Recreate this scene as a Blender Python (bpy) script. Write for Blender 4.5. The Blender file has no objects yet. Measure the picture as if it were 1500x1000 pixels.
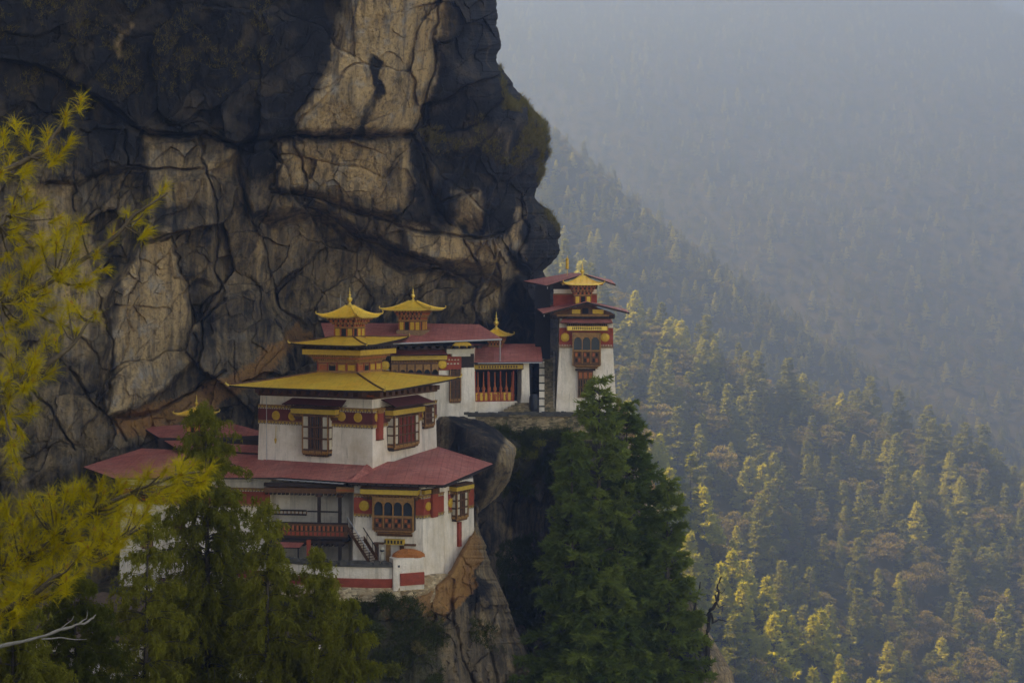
import bpy, math, random
import numpy as np
from mathutils import Vector, Matrix
R = math.radians
sc = bpy.context.scene
# ---------------------------------------------------------------- camera
F = 1500 * 50.0 / 36.0
HY = 430.0
cam_d = bpy.data.cameras.new('camera'); cam = bpy.data.objects.new('camera', cam_d)
sc.collection.objects.link(cam); sc.camera = cam
cam_d.lens = 50.0; cam_d.sensor_width = 36.0
cam_d.shift_y = -(500 - HY) / 1500.0
cam_d.clip_start = 0.5; cam_d.clip_end = 20000
cam_d.dof.use_dof = True; cam_d.dof.focus_distance = 150; cam_d.dof.aperture_fstop = 4.5
cam.location = (0, 0, 0); cam.rotation_euler = (R(90), 0, 0)
# ---------------------------------------------------------------- world, sun, exposure
SUN_EL, SUN_AZ = R(53), R(-74)          # azimuth clockwise from +Y: the sun stands beyond the cliff, up left
w = bpy.data.worlds.new('World'); sc.world = w; w.use_nodes = True
nt = w.node_tree
bg = nt.nodes.get('Background') or nt.nodes.new('ShaderNodeBackground')
sky = nt.nodes.new('ShaderNodeTexSky'); sky.sky_type = 'NISHITA'; sky.sun_disc = False
sky.sun_elevation = SUN_EL; sky.sun_rotation = SUN_AZ
sky.dust_density = 4.0; sky.air_density = 0.7; sky.ozone_density = 0.4; sky.altitude = 2500
nt.links.new(sky.outputs[0], bg.inputs[0]); bg.inputs[1].default_value = 0.085
sl = bpy.data.lights.new('sun', 'SUN'); sun = bpy.data.objects.new('sun', sl)
sc.collection.objects.link(sun)
sl.energy = 5.0; sl.angle = R(0.5); sl.color = (1.0, 0.85, 0.58)
tosun = Vector((math.sin(SUN_AZ) * math.cos(SUN_EL), math.cos(SUN_AZ) * math.cos(SUN_EL), math.sin(SUN_EL)))
sun.rotation_euler = tosun.to_track_quat('Z', 'Y').to_euler()
sun.location = (-60, 60, 120)
sc.view_settings.view_transform = 'Standard'; sc.view_settings.look = 'None'
sc.view_settings.exposure = 3.6; sc.view_settings.use_white_balance = True; sc.view_settings.white_balance_temperature = 12800; sc.view_settings.white_balance_tint = 12; sc.view_settings.gamma = 1.0
cy = sc.cycles
cy.max_bounces = 6; cy.diffuse_bounces = 3; cy.glossy_bounces = 2; cy.transmission_bounces = 3
cy.volume_bounces = 2; cy.transparent_max_bounces = 4
cy.use_denoising = True
cy.sample_clamp_indirect = 4.0
HAZE_D = 0.0011

# ---------------------------------------------------------------- helpers
def P(px, py, Y): return Vector(((px - 750) / F * Y, Y, (HY - py) / F * Y))
def S(Y): return Y / F                      # metres per photo pixel at depth Y
def link(o): sc.collection.objects.link(o); return o
def tag(o, label=None, cat=None, group=None, kind=None):
    for k, v in (('label', label), ('category', cat), ('group', group), ('kind', kind)):
        if v: o[k] = v
    return o
def thing(name, label, cat, loc=(0, 0, 0), rz=0, group=None):
    o = link(bpy.data.objects.new(name, None)); o.location = loc; o.rotation_euler = (0, 0, rz)
    o.empty_display_size = 1
    return tag(o, label, cat, group)
def mesh_np(name, v, f, mats, mi=None, smooth=False):
    v = np.asarray(v, dtype=np.float32); f = np.asarray(f, dtype=np.int32)
    me = bpy.data.meshes.new(name); n, k = f.shape
    me.vertices.add(len(v)); me.vertices.foreach_set('co', v.ravel())
    me.loops.add(n * k); me.loops.foreach_set('vertex_index', f.ravel())
    me.polygons.add(n); me.polygons.foreach_set('loop_start', np.arange(0, n * k, k, dtype=np.int32))
    for m in (mats if isinstance(mats, (list, tuple)) else [mats]): me.materials.append(m)
    if mi is not None: me.polygons.foreach_set('material_index', np.asarray(mi, dtype=np.int32))
    me.update(calc_edges=True)
    me.polygons.foreach_set('use_smooth', np.full(n, smooth, dtype=bool))
    return me
def obj_np(name, v, f, mats, parent=None, smooth=False, mi=None):
    o = link(bpy.data.objects.new(name, mesh_np(name, v, f, mats, mi, smooth))); o.parent = parent
    return o

class MB:
    """collects polygons; builds ONE mesh object"""
    def __init__(s): s.v = []; s.f = []; s.m = []; s.mats = []; s.M = Matrix.Identity(4)
    def mi(s, m):
        if m not in s.mats: s.mats.append(m)
        return s.mats.index(m)
    def add(s, vs, fs, m):
        b = len(s.v); s.v += [tuple(s.M @ Vector(p)) for p in vs]
        k = s.mi(m)
        for f in fs: s.f.append([b + i for i in f]); s.m.append(k)
    def box(s, x0, x1, y0, y1, z0, z1, m):
        if x0 > x1: x0, x1 = x1, x0
        if y0 > y1: y0, y1 = y1, y0
        if z0 > z1: z0, z1 = z1, z0
        s.add([(x0,y0,z0),(x1,y0,z0),(x1,y1,z0),(x0,y1,z0),(x0,y0,z1),(x1,y0,z1),(x1,y1,z1),(x0,y1,z1)],
              [(0,3,2,1),(4,5,6,7),(0,1,5,4),(1,2,6,5),(2,3,7,6),(3,0,4,7)], m)
    def loft(s, rings, m, cap=True):
        n = len(rings[0]); vs = [p for r in rings for p in r]; fs = []
        for i in range(len(rings) - 1):
            for j in range(n): fs.append((i*n+j, i*n+(j+1)%n, (i+1)*n+(j+1)%n, (i+1)*n+j))
        if cap: fs.append(tuple(range(n))[::-1]); fs.append(tuple((len(rings)-1)*n + j for j in range(n)))
        s.add(vs, fs, m)
    def frus(s, cx, cy, z0, z1, a0, b0, a1, b1, m):
        def r(a, b, z): return [(cx-a,cy-b,z),(cx+a,cy-b,z),(cx+a,cy+b,z),(cx-a,cy+b,z)]
        s.loft([r(a0,b0,z0), r(a1,b1,z1)], m)
    def tube(s, pts, rad, m, n=6):
        pts = [Vector(p) for p in pts]; rings = []
        rr = rad if isinstance(rad, (list, tuple)) else [rad] * len(pts)
        for i, p in enumerate(pts):
            d = (pts[min(i+1, len(pts)-1)] - pts[max(i-1, 0)])
            d = d.normalized() if d.length > 1e-6 else Vector((0, 0, 1))
            a = d.cross(Vector((0, 0, 1)) if abs(d.z) < .9 else Vector((1, 0, 0))).normalized(); b = d.cross(a)
            rings.append([p + (a*math.cos(2*math.pi*k/n) + b*math.sin(2*math.pi*k/n)) * rr[i] for k in range(n)])
        s.loft(rings, m)
    def lathe(s, cx, cy, prof, m, n=12):
        s.loft([[(cx + r*math.cos(2*math.pi*k/n), cy + r*math.sin(2*math.pi*k/n), z) for k in range(n)] for r, z in prof], m)
    def slab(s, pts, t, m, m2=None):
        """thick plate: polygon pts (top side), thickness t downward"""
        n = len(pts); lo = [(p[0], p[1], p[2]-t) for p in pts]
        s.add(list(pts), [(0, i, i+1) for i in range(1, n-1)], m)
        s.add(list(pts) + lo, [(n, n+i+1, n+i) for i in range(1, n-1)] + [(i, n+i, n+(i+1)%n, (i+1)%n) for i in range(n)], m2 or m)
    def build(s, name, parent=None, smooth=False):
        me = bpy.data.meshes.new(name); me.from_pydata(s.v, [], s.f)
        for m in s.mats: me.materials.append(m)
        me.polygons.foreach_set('material_index', np.array(s.m, dtype=np.int32))
        me.update()
        if smooth: me.polygons.foreach_set('use_smooth', np.ones(len(me.polygons), dtype=bool))
        o = link(bpy.data.objects.new(name, me)); o.parent = parent
        import bmesh
        bm = bmesh.new(); bm.from_mesh(me); bmesh.ops.recalc_face_normals(bm, faces=bm.faces); bm.to_mesh(me); bm.free()
        return o

# ---------------------------------------------------------------- materials
class NT:
    def __init__(s, name):
        s.m = bpy.data.materials.new(name); s.m.use_nodes = True; s.t = s.m.node_tree
        s.t.nodes.clear(); s.out = s.n('ShaderNodeOutputMaterial')
    def n(s, typ, **kw):
        x = s.t.nodes.new(typ)
        for k, v in kw.items():
            if k.startswith('i_'):
                key = k[2:]; key = int(key) if key.isdigit() else key.replace('_', ' ')
                s.set(x.inputs[key], v)
            else: setattr(x, k, v)
        return x
    def set(s, inp, v):
        if hasattr(v, 'is_output') or isinstance(v, bpy.types.NodeSocket): s.t.links.new(v, inp)
        elif isinstance(v, (tuple, list)) and len(v) == 3 and inp.type == 'RGBA': inp.default_value = (*v, 1)
        else: inp.default_value = v
    def pos(s): return s.n('ShaderNodeNewGeometry').outputs['Position']
    def obj(s): return s.n('ShaderNodeTexCoord').outputs['Object']
    def map(s, vec, scale): return s.n('ShaderNodeMapping', i_Vector=vec, i_Scale=scale).outputs[0]
    def noise(s, vec, scale, detail=4, rough=.55, dist=0):
        return s.n('ShaderNodeTexNoise', i_Vector=vec, i_Scale=scale, i_Detail=detail, i_Roughness=rough, i_Distortion=dist).outputs[0]
    def ramp(s, fac, *st):
        r = s.n('ShaderNodeValToRGB', i_Fac=fac); e = r.color_ramp.elements
        while len(e) < len(st): e.new(.5)
        for k, (p, c) in enumerate(st):
            e[k].position = p; c = (c, c, c) if isinstance(c, (int, float)) else c; e[k].color = (*c, 1)
        return r.outputs[0]
    def mix(s, f, a, b, mode='MIX'):
        x = s.n('ShaderNodeMix', data_type='RGBA', blend_type=mode)
        s.set(x.inputs[0], f); s.set(x.inputs[6], a); s.set(x.inputs[7], b); return x.outputs[2]
    def math(s, op, a, b=0.0, clamp=False):
        x = s.n('ShaderNodeMath', operation=op, use_clamp=clamp); s.set(x.inputs[0], a); s.set(x.inputs[1], b); return x.outputs[0]
    def bump(s, h, dist, strength=1.0): return s.n('ShaderNodeBump', i_Height=h, i_Distance=dist, i_Strength=strength).outputs[0]
    def surf(s, sh): s.t.links.new(sh, s.out.inputs[0]); return s.m
    def princ(s, col, rough=.8, metal=0.0, normal=None, spec=.3):
        p = s.n('ShaderNodeBsdfPrincipled', i_Base_Color=col, i_Roughness=rough, i_Metallic=metal)
        p.inputs['Specular IOR Level'].default_value = spec
        if normal is not None: s.set(p.inputs['Normal'], normal)
        return s.surf(p.outputs[0])
def c_mul(c, k): return tuple(min(1, x * k) for x in c)
def m_paint(name, col, rough=.7, metal=0, var=.35, scale=1.5, bump=.01, bs=12):
    t = NT(name); v = t.obj()
    n1 = t.noise(v, scale, 5, .6); n2 = t.noise(v, scale * 9, 3, .6)
    f = t.math('ADD', t.math('MULTIPLY', n1, .6), t.math('MULTIPLY', n2, .4))
    c = t.ramp(f, (.3, c_mul(col, 1 - var)), (.55, col), (.75, c_mul(col, 1 + var * .6)))
    return t.princ(c, rough, metal, t.bump(t.noise(v, bs, 3), bump))
def m_plaster(name, col, grime=.5):
    t = NT(name); v = t.obj()
    st = t.noise(t.map(v, (1.1, 1.1, .12)), 1.0, 6, .7)            # run-off streaks down the wall
    bl = t.noise(v, .35, 5, .65); fi = t.noise(v, 6, 4, .7)
    c = t.mix(t.ramp(st, (.49, 0.0), (.68, grime)), col, c_mul(col, .52))
    c = t.mix(t.ramp(bl, (.45, 0.0), (.75, grime)), c, (col[0]*.66, col[1]*.59, col[2]*.48))
    c = t.mix(t.ramp(fi, (.3, .35), (.5, 0.0)), c, c_mul(col, .6))
    run = t.noise(t.map(v, (4.5, 4.5, .25)), 1.0, 5, .7)           # thin dark drips
    c = t.mix(t.ramp(run, (.60, 0.0), (.72, grime*.9)), c, (.22, .18, .13))
    chip = t.noise(v, 2.4, 6, .75, .6)
    c = t.mix(t.ramp(chip, (.66, 0.0), (.70, .7)), c, (.34, .26, .18))
    return t.princ(c, .95, 0, t.bump(t.noise(v, 3.5, 5, .65), .09), .15)
def m_sheet(name, col, fade, metal=0.0, rough=.55, seam=.9, panel=.75):
    """sheet-metal roof: raised seams down the slope, faded and rust-stained"""
    t = NT(name); v = t.obj()
    w1 = t.n('ShaderNodeTexWave', i_Vector=v, i_Scale=seam, i_Distortion=.0, bands_direction='X').outputs[1]
    bl = t.noise(v, .3, 6, .65, .6); fi = t.noise(t.map(v, (3, .6, 3)), 1.2, 5, .65)
    c = t.mix(t.ramp(bl, (.38, 0.0), (.68, 1.0)), col, fade)
    c = t.mix(t.ramp(fi, (.52, 0.0), (.75, .6)), c, c_mul(col, .45))
    bk = t.n('ShaderNodeTexBrick', i_Vector=v, i_Scale=.55, i_Color1=(1, 1, 1), i_Color2=(.62, .60, .60), i_Mortar=(.35, .33, .33), i_Mortar_Size=.012)
    c = t.mix(panel, c, bk.outputs['Color'], 'MULTIPLY')
    h = t.math('ADD', t.ramp(w1, (.0, 1.0), (.06, 0.0)), t.math('MULTIPLY', t.noise(v, 2.0, 3), .5))
    return t.princ(c, rough, metal, t.bump(h, .04), .4)
M = {}
M['white'] = m_plaster('plaster_white', (.80, .67, .54), .85)
M['masonry'] = m_plaster('masonry_rough', (.66, .47, .27), 1.0)
M['maroon'] = m_paint('paint_maroon', (.15, .030, .022), .8, var=.4)
M['redband'] = m_paint('paint_red_ochre', (.33, .055, .028), .85, var=.45)
M['trim'] = m_paint('painted_trim', (.27, .15, .075), .8, var=.7, scale=5)
M['wood'] = m_paint('wood_brown', (.125, .050, .020), .75, var=.6, scale=4)
M['woodlt'] = m_paint('wood_ochre', (.33, .150, .045), .7, var=.6, scale=4)
M['wooddk'] = m_paint('wood_dark', (.032, .018, .013), .8, var=.5, scale=3)
M['yellow'] = m_paint('paint_yellow', (.56, .33, .045), .6, var=.35, scale=3)
M['gold'] = m_paint('gilding', (.74, .47, .10), .38, .55, var=.25, scale=3)
M['disc'] = m_paint('gilt_disc', (.62, .35, .04), .5, .25, var=.35, scale=6)
M['goldroof'] = m_sheet('gilt_roof_sheet', (1.0, .60, .075), (.94, .45, .035), .12, .36, .45, .35)
M['redroof'] = m_sheet('red_roof_sheet', (.50, .120, .088), (.58, .190, .140), 0, .6, .5)
M['orange'] = m_paint('paint_orange_red', (.42, .10, .03), .75, var=.6, scale=5)
M['dark'] = m_paint('dark_interior', (.010, .009, .010), .9, var=.3)
M['glass'] = m_paint('dusty_glass', (.03, .035, .04), .2, var=.3)
M['paper'] = m_paint('pale_panel', (.50, .42, .31), .8, var=.25)
M['grey'] = m_paint('grey_metal', (.42, .41, .40), .5, .3, var=.2)
M['black'] = m_paint('black_plastic', (.012, .014, .02), .4, var=.2)
M['slate'] = m_paint('stone_coping', (.085, .075, .062), .95, var=.7, scale=2, bump=.08, bs=3)
M['brownroof'] = m_paint('weathered_shingle', (.11, .065, .042), .9, var=.6, scale=2, bump=.05)
M['cloth'] = m_paint('orange_cloth', (.42, .13, .035), .9, var=.5, scale=8, bump=.05)
M['bark'] = m_paint('bark', (.075, .055, .038), .95, var=.6, scale=3, bump=.05)
M['deadwood'] = m_paint('dead_wood', (.24, .205, .165), .9, var=.4, scale=3)
M['snag'] = m_paint('charred_wood', (.035, .028, .024), .95, var=.4, scale=3)
def m_stonewall(name, col, sc_=2.2, moss=.8, dirt=(.045, .05, .025)):
    t = NT(name); v = t.obj()
    vo = t.n('ShaderNodeTexVoronoi', i_Vector=t.map(v, (1, 1, 2.2)), i_Scale=sc_, feature='DISTANCE_TO_EDGE')
    vc = t.n('ShaderNodeTexVoronoi', i_Vector=t.map(v, (1, 1, 2.2)), i_Scale=sc_)
    c = t.mix(t.ramp(vc.outputs['Color'], (.2, 0.0), (.8, 1.0)), c_mul(col, .55), c_mul(col, 1.4))
    c = t.mix(t.ramp(t.noise(v, .7, 5, .7), (.45, 0.0), (.62, moss)), c, dirt)
    h = t.math('MINIMUM', vo.outputs['Distance'], .15)
    return t.princ(c, .95, 0, t.bump(h, .5), .15)
M['masonry'] = m_stonewall('flaking_masonry', (.55, .41, .25), 2.6, .7, (.42, .24, .11))
M['stones'] = m_stonewall('dry_stone', (.30, .21, .115))
def m_leaf(name, dark, light, tipc=None, transl=.35, scale=.5, tcol=(.38, .38, .04)):
    t = NT(name)
    rnd = t.n('ShaderNodeObjectInfo').outputs['Random']
    n = t.noise(t.obj(), scale, 3, .6)
    f = t.math('ADD', t.math('MULTIPLY', rnd, .55), t.math('MULTIPLY', n, .75))
    c = t.ramp(f, (.25, dark), (.85, light))
    if tipc:
        c = t.mix(t.ramp(t.noise(t.obj(), scale * 4, 2), (.58, 0.0), (.68, 1.0)), c, tipc)
    d = t.n('ShaderNodeBsdfDiffuse', i_Color=c); tr = t.n('ShaderNodeBsdfTranslucent', i_Color=t.mix(.5, c, tcol, 'MIX'))
    mx = t.n('ShaderNodeMixShader', i_Fac=transl); t.t.links.new(d.outputs[0], mx.inputs[1]); t.t.links.new(tr.outputs[0], mx.inputs[2])
    return t.surf(mx.outputs[0])
M['leaf_conifer'] = m_leaf('foliage_conifer', (.066, .088, .020), (.225, .235, .042), transl=.45)
M['leaf_sun_tint'] = m_leaf('foliage_conifer_sun_tint', (.250, .265, .034), (.540, .510, .066), transl=.5)  # conifer foliage with sunlight painted into its colour, mostly for the spur
M['leaf_hero'] = m_leaf('foliage_dark_fir', (.046, .080, .018), (.170, .205, .038), transl=.3, scale=.35)
M['leaf_broad'] = m_leaf('foliage_broadleaf', (.075, .068, .030), (.200, .155, .075), transl=.4)
M['leaf_pine'] = m_leaf('foliage_pine', (.17, .145, .013), (.52, .385, .030), transl=.35, scale=2.5, tcol=(.45, .33, .03))
M['leaf_cypress'] = m_leaf('foliage_cypress', (.030, .040, .008), (.185, .165, .022), transl=.42, scale=.8)
M['leaf_shrub'] = m_leaf('foliage_shrub', (.020, .034, .010), (.070, .075, .025), transl=.25, scale=1.2)
M['leaf_dry'] = m_leaf('foliage_dry_grass', (.08, .055, .022), (.17, .125, .05), transl=.3, scale=1.2)
M['bud'] = m_paint('pine_bud', (.30, .12, .035), .8)

# ---------------------------------------------------------------- numpy noise
def _h(ix, iy, iz, seed):
    n = (ix.astype(np.int64) * 374761393 + iy.astype(np.int64) * 668265263 + iz.astype(np.int64) * 2147483647 + seed * 1274126177) & 0xFFFFFFFF
    n = ((n ^ (n >> 13)) * 1274126177) & 0xFFFFFFFF
    n = ((n ^ (n >> 16)) * 2246822519) & 0xFFFFFFFF
    return ((n ^ (n >> 15)) & 0xFFFFFF) / float(0xFFFFFF)
def vnoise(x, y, z=None, seed=0):
    if z is None: z = np.zeros_like(x)
    ix, iy, iz = np.floor(x), np.floor(y), np.floor(z)
    fx, fy, fz = x-ix, y-iy, z-iz
    fx, fy, fz = [f*f*(3-2*f) for f in (fx, fy, fz)]
    r = 0
    for dx in (0, 1):
        for dy in (0, 1):
            for dz in (0, 1):
                wgt = (fx if dx else 1-fx) * (fy if dy else 1-fy) * (fz if dz else 1-fz)
                r = r + wgt * _h(ix+dx, iy+dy, iz+dz, seed)
    return r
def fbm(x, y, z=None, oct=4, seed=0, gain=.5):
    a, s, t, k = 1.0, 0.0, 0.0, 1.0
    for o in range(oct):
        s = s + a * (vnoise(x*k, y*k, None if z is None else z*k, seed+o*17) - .5); t += a; a *= gain; k *= 2.03
    return s / t * 2
def facet(x, z, seed):
    """broken-rock relief: every Voronoi cell is a tilted plane; returns height and distance to the cell's edge"""
    ix, iz = np.floor(x), np.floor(z)
    f1 = np.full(x.shape, 9e9); f2 = np.full(x.shape, 9e9); h = np.zeros(x.shape)
    zero = np.zeros_like(ix)
    for dx in (-1, 0, 1):
        for dz in (-1, 0, 1):
            cx, cz = ix+dx, iz+dz
            px = cx + .1 + .8*_h(cx, cz, zero, seed); pz = cz + .1 + .8*_h(cx, cz, zero, seed+5)
            d = (x-px)**2 + (z-pz)**2
            hh = _h(cx, cz, zero, seed+9) - .5 + (x-px)*(_h(cx, cz, zero, seed+13)-.5)*1.6 + (z-pz)*(_h(cx, cz, zero, seed+21)-.5)*1.6
            near = d < f1
            f2 = np.where(near, f1, np.minimum(f2, d)); h = np.where(near, hh, h); f1 = np.where(near, d, f1)
    return h, np.sqrt(f2) - np.sqrt(f1)
def sstep(a, b, x):
    t = np.clip((x-a)/(b-a), 0, 1); return t*t*(3-2*t)
def seg_dist(px, py, pts):
    d = np.full(px.shape, 9e9)
    for (x0, y0), (x1, y1) in zip(pts[:-1], pts[1:]):
        vx, vy = x1-x0, y1-y0; L = vx*vx + vy*vy + 1e-9
        t = np.clip(((px-x0)*vx + (py-y0)*vy)/L, 0, 1)
        d = np.minimum(d, (px-x0-t*vx)**2 + (py-y0-t*vy)**2)
    return np.sqrt(d)
def pmask(px, py, poly, soft):
    ins = np.zeros(px.shape, dtype=bool); n = len(poly)
    for i in range(n):
        (x0, y0), (x1, y1) = poly[i], poly[(i+1) % n]
        c = ((y0 > py) != (y1 > py)) & (px < (x1-x0)*(py-y0)/(y1-y0+1e-9) + x0)
        ins ^= c
    d = seg_dist(px, py, list(poly)+[poly[0]])
    return sstep(-soft, soft, np.where(ins, d, -d))
def grid_faces(nr, nc):
    i = np.arange(nr*nc).reshape(nr, nc)
    return np.stack([i[:-1, :-1], i[1:, :-1], i[1:, 1:], i[:-1, 1:]], -1).reshape(-1, 4)
def add_tone(me, tan, rust, moss):
    a = me.color_attributes.new('tone', 'FLOAT_COLOR', 'POINT')
    c = np.stack([tan, rust, moss, np.ones_like(tan)], -1).astype(np.float32)
    a.data.foreach_set('color', c.ravel())
# ---------------------------------------------------------------- rock material (stains and lichen have shapes of their own)
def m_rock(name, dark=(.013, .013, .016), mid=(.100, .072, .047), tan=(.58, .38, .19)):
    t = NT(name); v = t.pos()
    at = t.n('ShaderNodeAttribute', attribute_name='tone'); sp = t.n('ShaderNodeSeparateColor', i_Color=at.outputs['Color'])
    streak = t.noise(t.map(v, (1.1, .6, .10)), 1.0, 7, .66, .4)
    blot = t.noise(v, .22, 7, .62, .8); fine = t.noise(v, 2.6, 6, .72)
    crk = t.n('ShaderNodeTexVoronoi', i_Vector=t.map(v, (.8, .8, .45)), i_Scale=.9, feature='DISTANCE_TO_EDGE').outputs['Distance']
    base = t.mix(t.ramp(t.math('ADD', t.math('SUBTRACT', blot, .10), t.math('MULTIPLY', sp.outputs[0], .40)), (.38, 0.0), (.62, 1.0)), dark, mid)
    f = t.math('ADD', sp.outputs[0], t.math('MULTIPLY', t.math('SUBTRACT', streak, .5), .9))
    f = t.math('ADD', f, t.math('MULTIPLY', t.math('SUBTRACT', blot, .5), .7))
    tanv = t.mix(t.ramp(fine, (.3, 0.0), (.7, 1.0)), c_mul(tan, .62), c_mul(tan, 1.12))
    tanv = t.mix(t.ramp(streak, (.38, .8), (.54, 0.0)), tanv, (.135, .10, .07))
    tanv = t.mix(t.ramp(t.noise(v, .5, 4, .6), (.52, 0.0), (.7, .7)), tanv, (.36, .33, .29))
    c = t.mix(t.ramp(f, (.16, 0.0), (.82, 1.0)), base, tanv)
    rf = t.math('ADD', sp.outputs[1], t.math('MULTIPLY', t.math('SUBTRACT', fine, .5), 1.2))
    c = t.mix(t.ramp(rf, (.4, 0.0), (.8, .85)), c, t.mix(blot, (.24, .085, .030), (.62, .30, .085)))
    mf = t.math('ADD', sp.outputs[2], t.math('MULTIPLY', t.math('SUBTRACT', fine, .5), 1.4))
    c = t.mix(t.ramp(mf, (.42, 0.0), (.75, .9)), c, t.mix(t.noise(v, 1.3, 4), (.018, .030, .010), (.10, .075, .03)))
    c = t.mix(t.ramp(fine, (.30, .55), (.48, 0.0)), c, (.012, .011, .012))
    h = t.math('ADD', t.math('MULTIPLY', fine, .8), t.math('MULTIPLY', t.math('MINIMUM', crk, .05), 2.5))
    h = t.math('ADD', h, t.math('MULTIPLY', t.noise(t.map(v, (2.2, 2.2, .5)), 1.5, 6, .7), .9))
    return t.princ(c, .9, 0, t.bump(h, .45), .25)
M['rock'] = m_rock('cliff_rock')
def interp(tbl, x): a = np.array(tbl, float); return np.interp(x, a[:, 0], a[:, 1])

def rock_relief(name, rows, left, edge_tbl, ncol, depth_fn, tone_fn, back=100.0, Rw=80, wrap=14, shrink=.14, top_back=0, far_left=None):
    """a rock face: a fine grid of points, each at its own distance, rounding away from the viewer at its right edge and running back from there"""
    py1 = np.asarray(rows, float); nr = len(py1)
    s = np.linspace(0, 1, ncol)[None, :]
    e = interp(edge_tbl, py1)[:, None]; l = (interp(left, py1) if isinstance(left, list) else np.full(nr, left))[:, None]
    e = e + fbm(py1[:, None]*.045, py1[:, None]*0+3, oct=5, seed=77, gain=.62) * 9
    px = l + (e - l) * s
    if far_left: px = np.hstack([np.linspace(far_left, px[:, 0], 40, axis=1)[:, :-1], px])
    py = np.repeat(py1[:, None], px.shape[1], 1)
    Y = depth_fn(px, py)
    t = np.clip((e - px)/Rw, 0, 1)
    Y = Y + wrap*(1 - np.sqrt(np.clip(1-(1-t)**2, 0, 1)))
    X = (px-750)/F*Y; Z = (HY-py)/F*Y
    nb = 16; k = np.linspace(0, 1, nb+1)[1:][None, :]**1.6
    Ye = Y[:, -1:]; Yb = Ye + back*k
    n_ = fbm(py*.02+Yb[:, :1]*0, py*0, oct=3, seed=5)[:, :1]
    Xb = X[:, -1:] + ((e-750)/F - shrink)*(Yb-Ye) * 1.0 + n_*0
    Xb = np.minimum(Xb, X[:, -1:])
    X = np.hstack([X, Xb]); Yf = np.hstack([Y, Yb]); Z = np.hstack([Z, np.repeat(Z[:, -1:], nb, 1) + fbm(Xb*.15, Yb*.15, oct=3, seed=8)*.6*0])
    tan, rust, moss = tone_fn(px, py)
    pad = lambda a: np.hstack([a, np.repeat(a[:, -1:], nb, 1)])
    tan, rust, moss = pad(tan), pad(rust), pad(moss)
    if top_back:
        kk = np.linspace(0, 1, 9)[1:]
        Xt = np.stack([X[0] for q in kk]); Yt = np.stack([np.maximum(Yf[0], Yf[0] + top_back*q*(1-0*q)) for q in kk])[::-1]
        Zt = np.stack([Z[0] + 3*math.sin(q*3) for q in kk])[::-1]
        X = np.vstack([Xt, X]); Yf = np.vstack([Yt, Yf]); Z = np.vstack([Zt, Z])
        tp = lambda a: np.vstack([np.repeat(a[:1], 8, 0), a]); tan, rust, moss = tp(tan), tp(rust), tp(moss)
    if far_left: Z = np.minimum(Z, interp([(-400,235),(-90,205),(-45,160),(-12,92),(20,80)], X))
    V = np.stack([X, Yf, Z], -1).reshape(-1, 3)
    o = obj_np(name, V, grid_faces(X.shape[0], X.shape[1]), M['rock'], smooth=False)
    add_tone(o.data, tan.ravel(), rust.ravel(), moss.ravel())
    return o

# ---- the great cliff
CR = [[(60,95),(95,120),(140,145),(185,180),(215,193),(280,200),(345,206),(400,201),(430,197),(520,202),(600,198)],
      [(348,206),(350,260),(368,320),(385,345),(392,400),(412,450),(450,482)],
      [(293,206),(313,280),(316,340),(314,400),(330,440)],
      [(427,200),(440,240),(447,292)], [(600,200),(622,240),(636,290),(657,332)],
      [(400,280),(450,288),(500,300),(530,318),(590,336),(640,346),(742,345)],
      [(440,300),(475,312),(505,342),(560,362),(612,386),(642,390)],
      [(235,352),(252,345),(272,400),(285,470),(290,530),(302,548)],
      [(65,268),(108,270),(110,305)], [(178,190),(183,243),(215,246),(300,250)],
      [(100,540),(135,590),(165,612),(185,640)], [(30,560),(75,600),(110,660)], [(170,610),(240,600),(330,545)],
      [(640,0),(636,110),(604,192)], [(604,192),(660,190),(700,180),(735,140)],
      [(660,330),(650,300),(690,275)], [(330,440),(300,470),(292,540)], [(680,350),(700,400),(690,440),(700,470)],
      [(722,350),(735,420),(728,470)],[(520,340),(560,380),(600,400),(660,395),(700,420)],[(760,300),(770,340),(765,390)],
      [(410,210),(405,270)],[(150,440),(165,520),(160,600)]]
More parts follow.
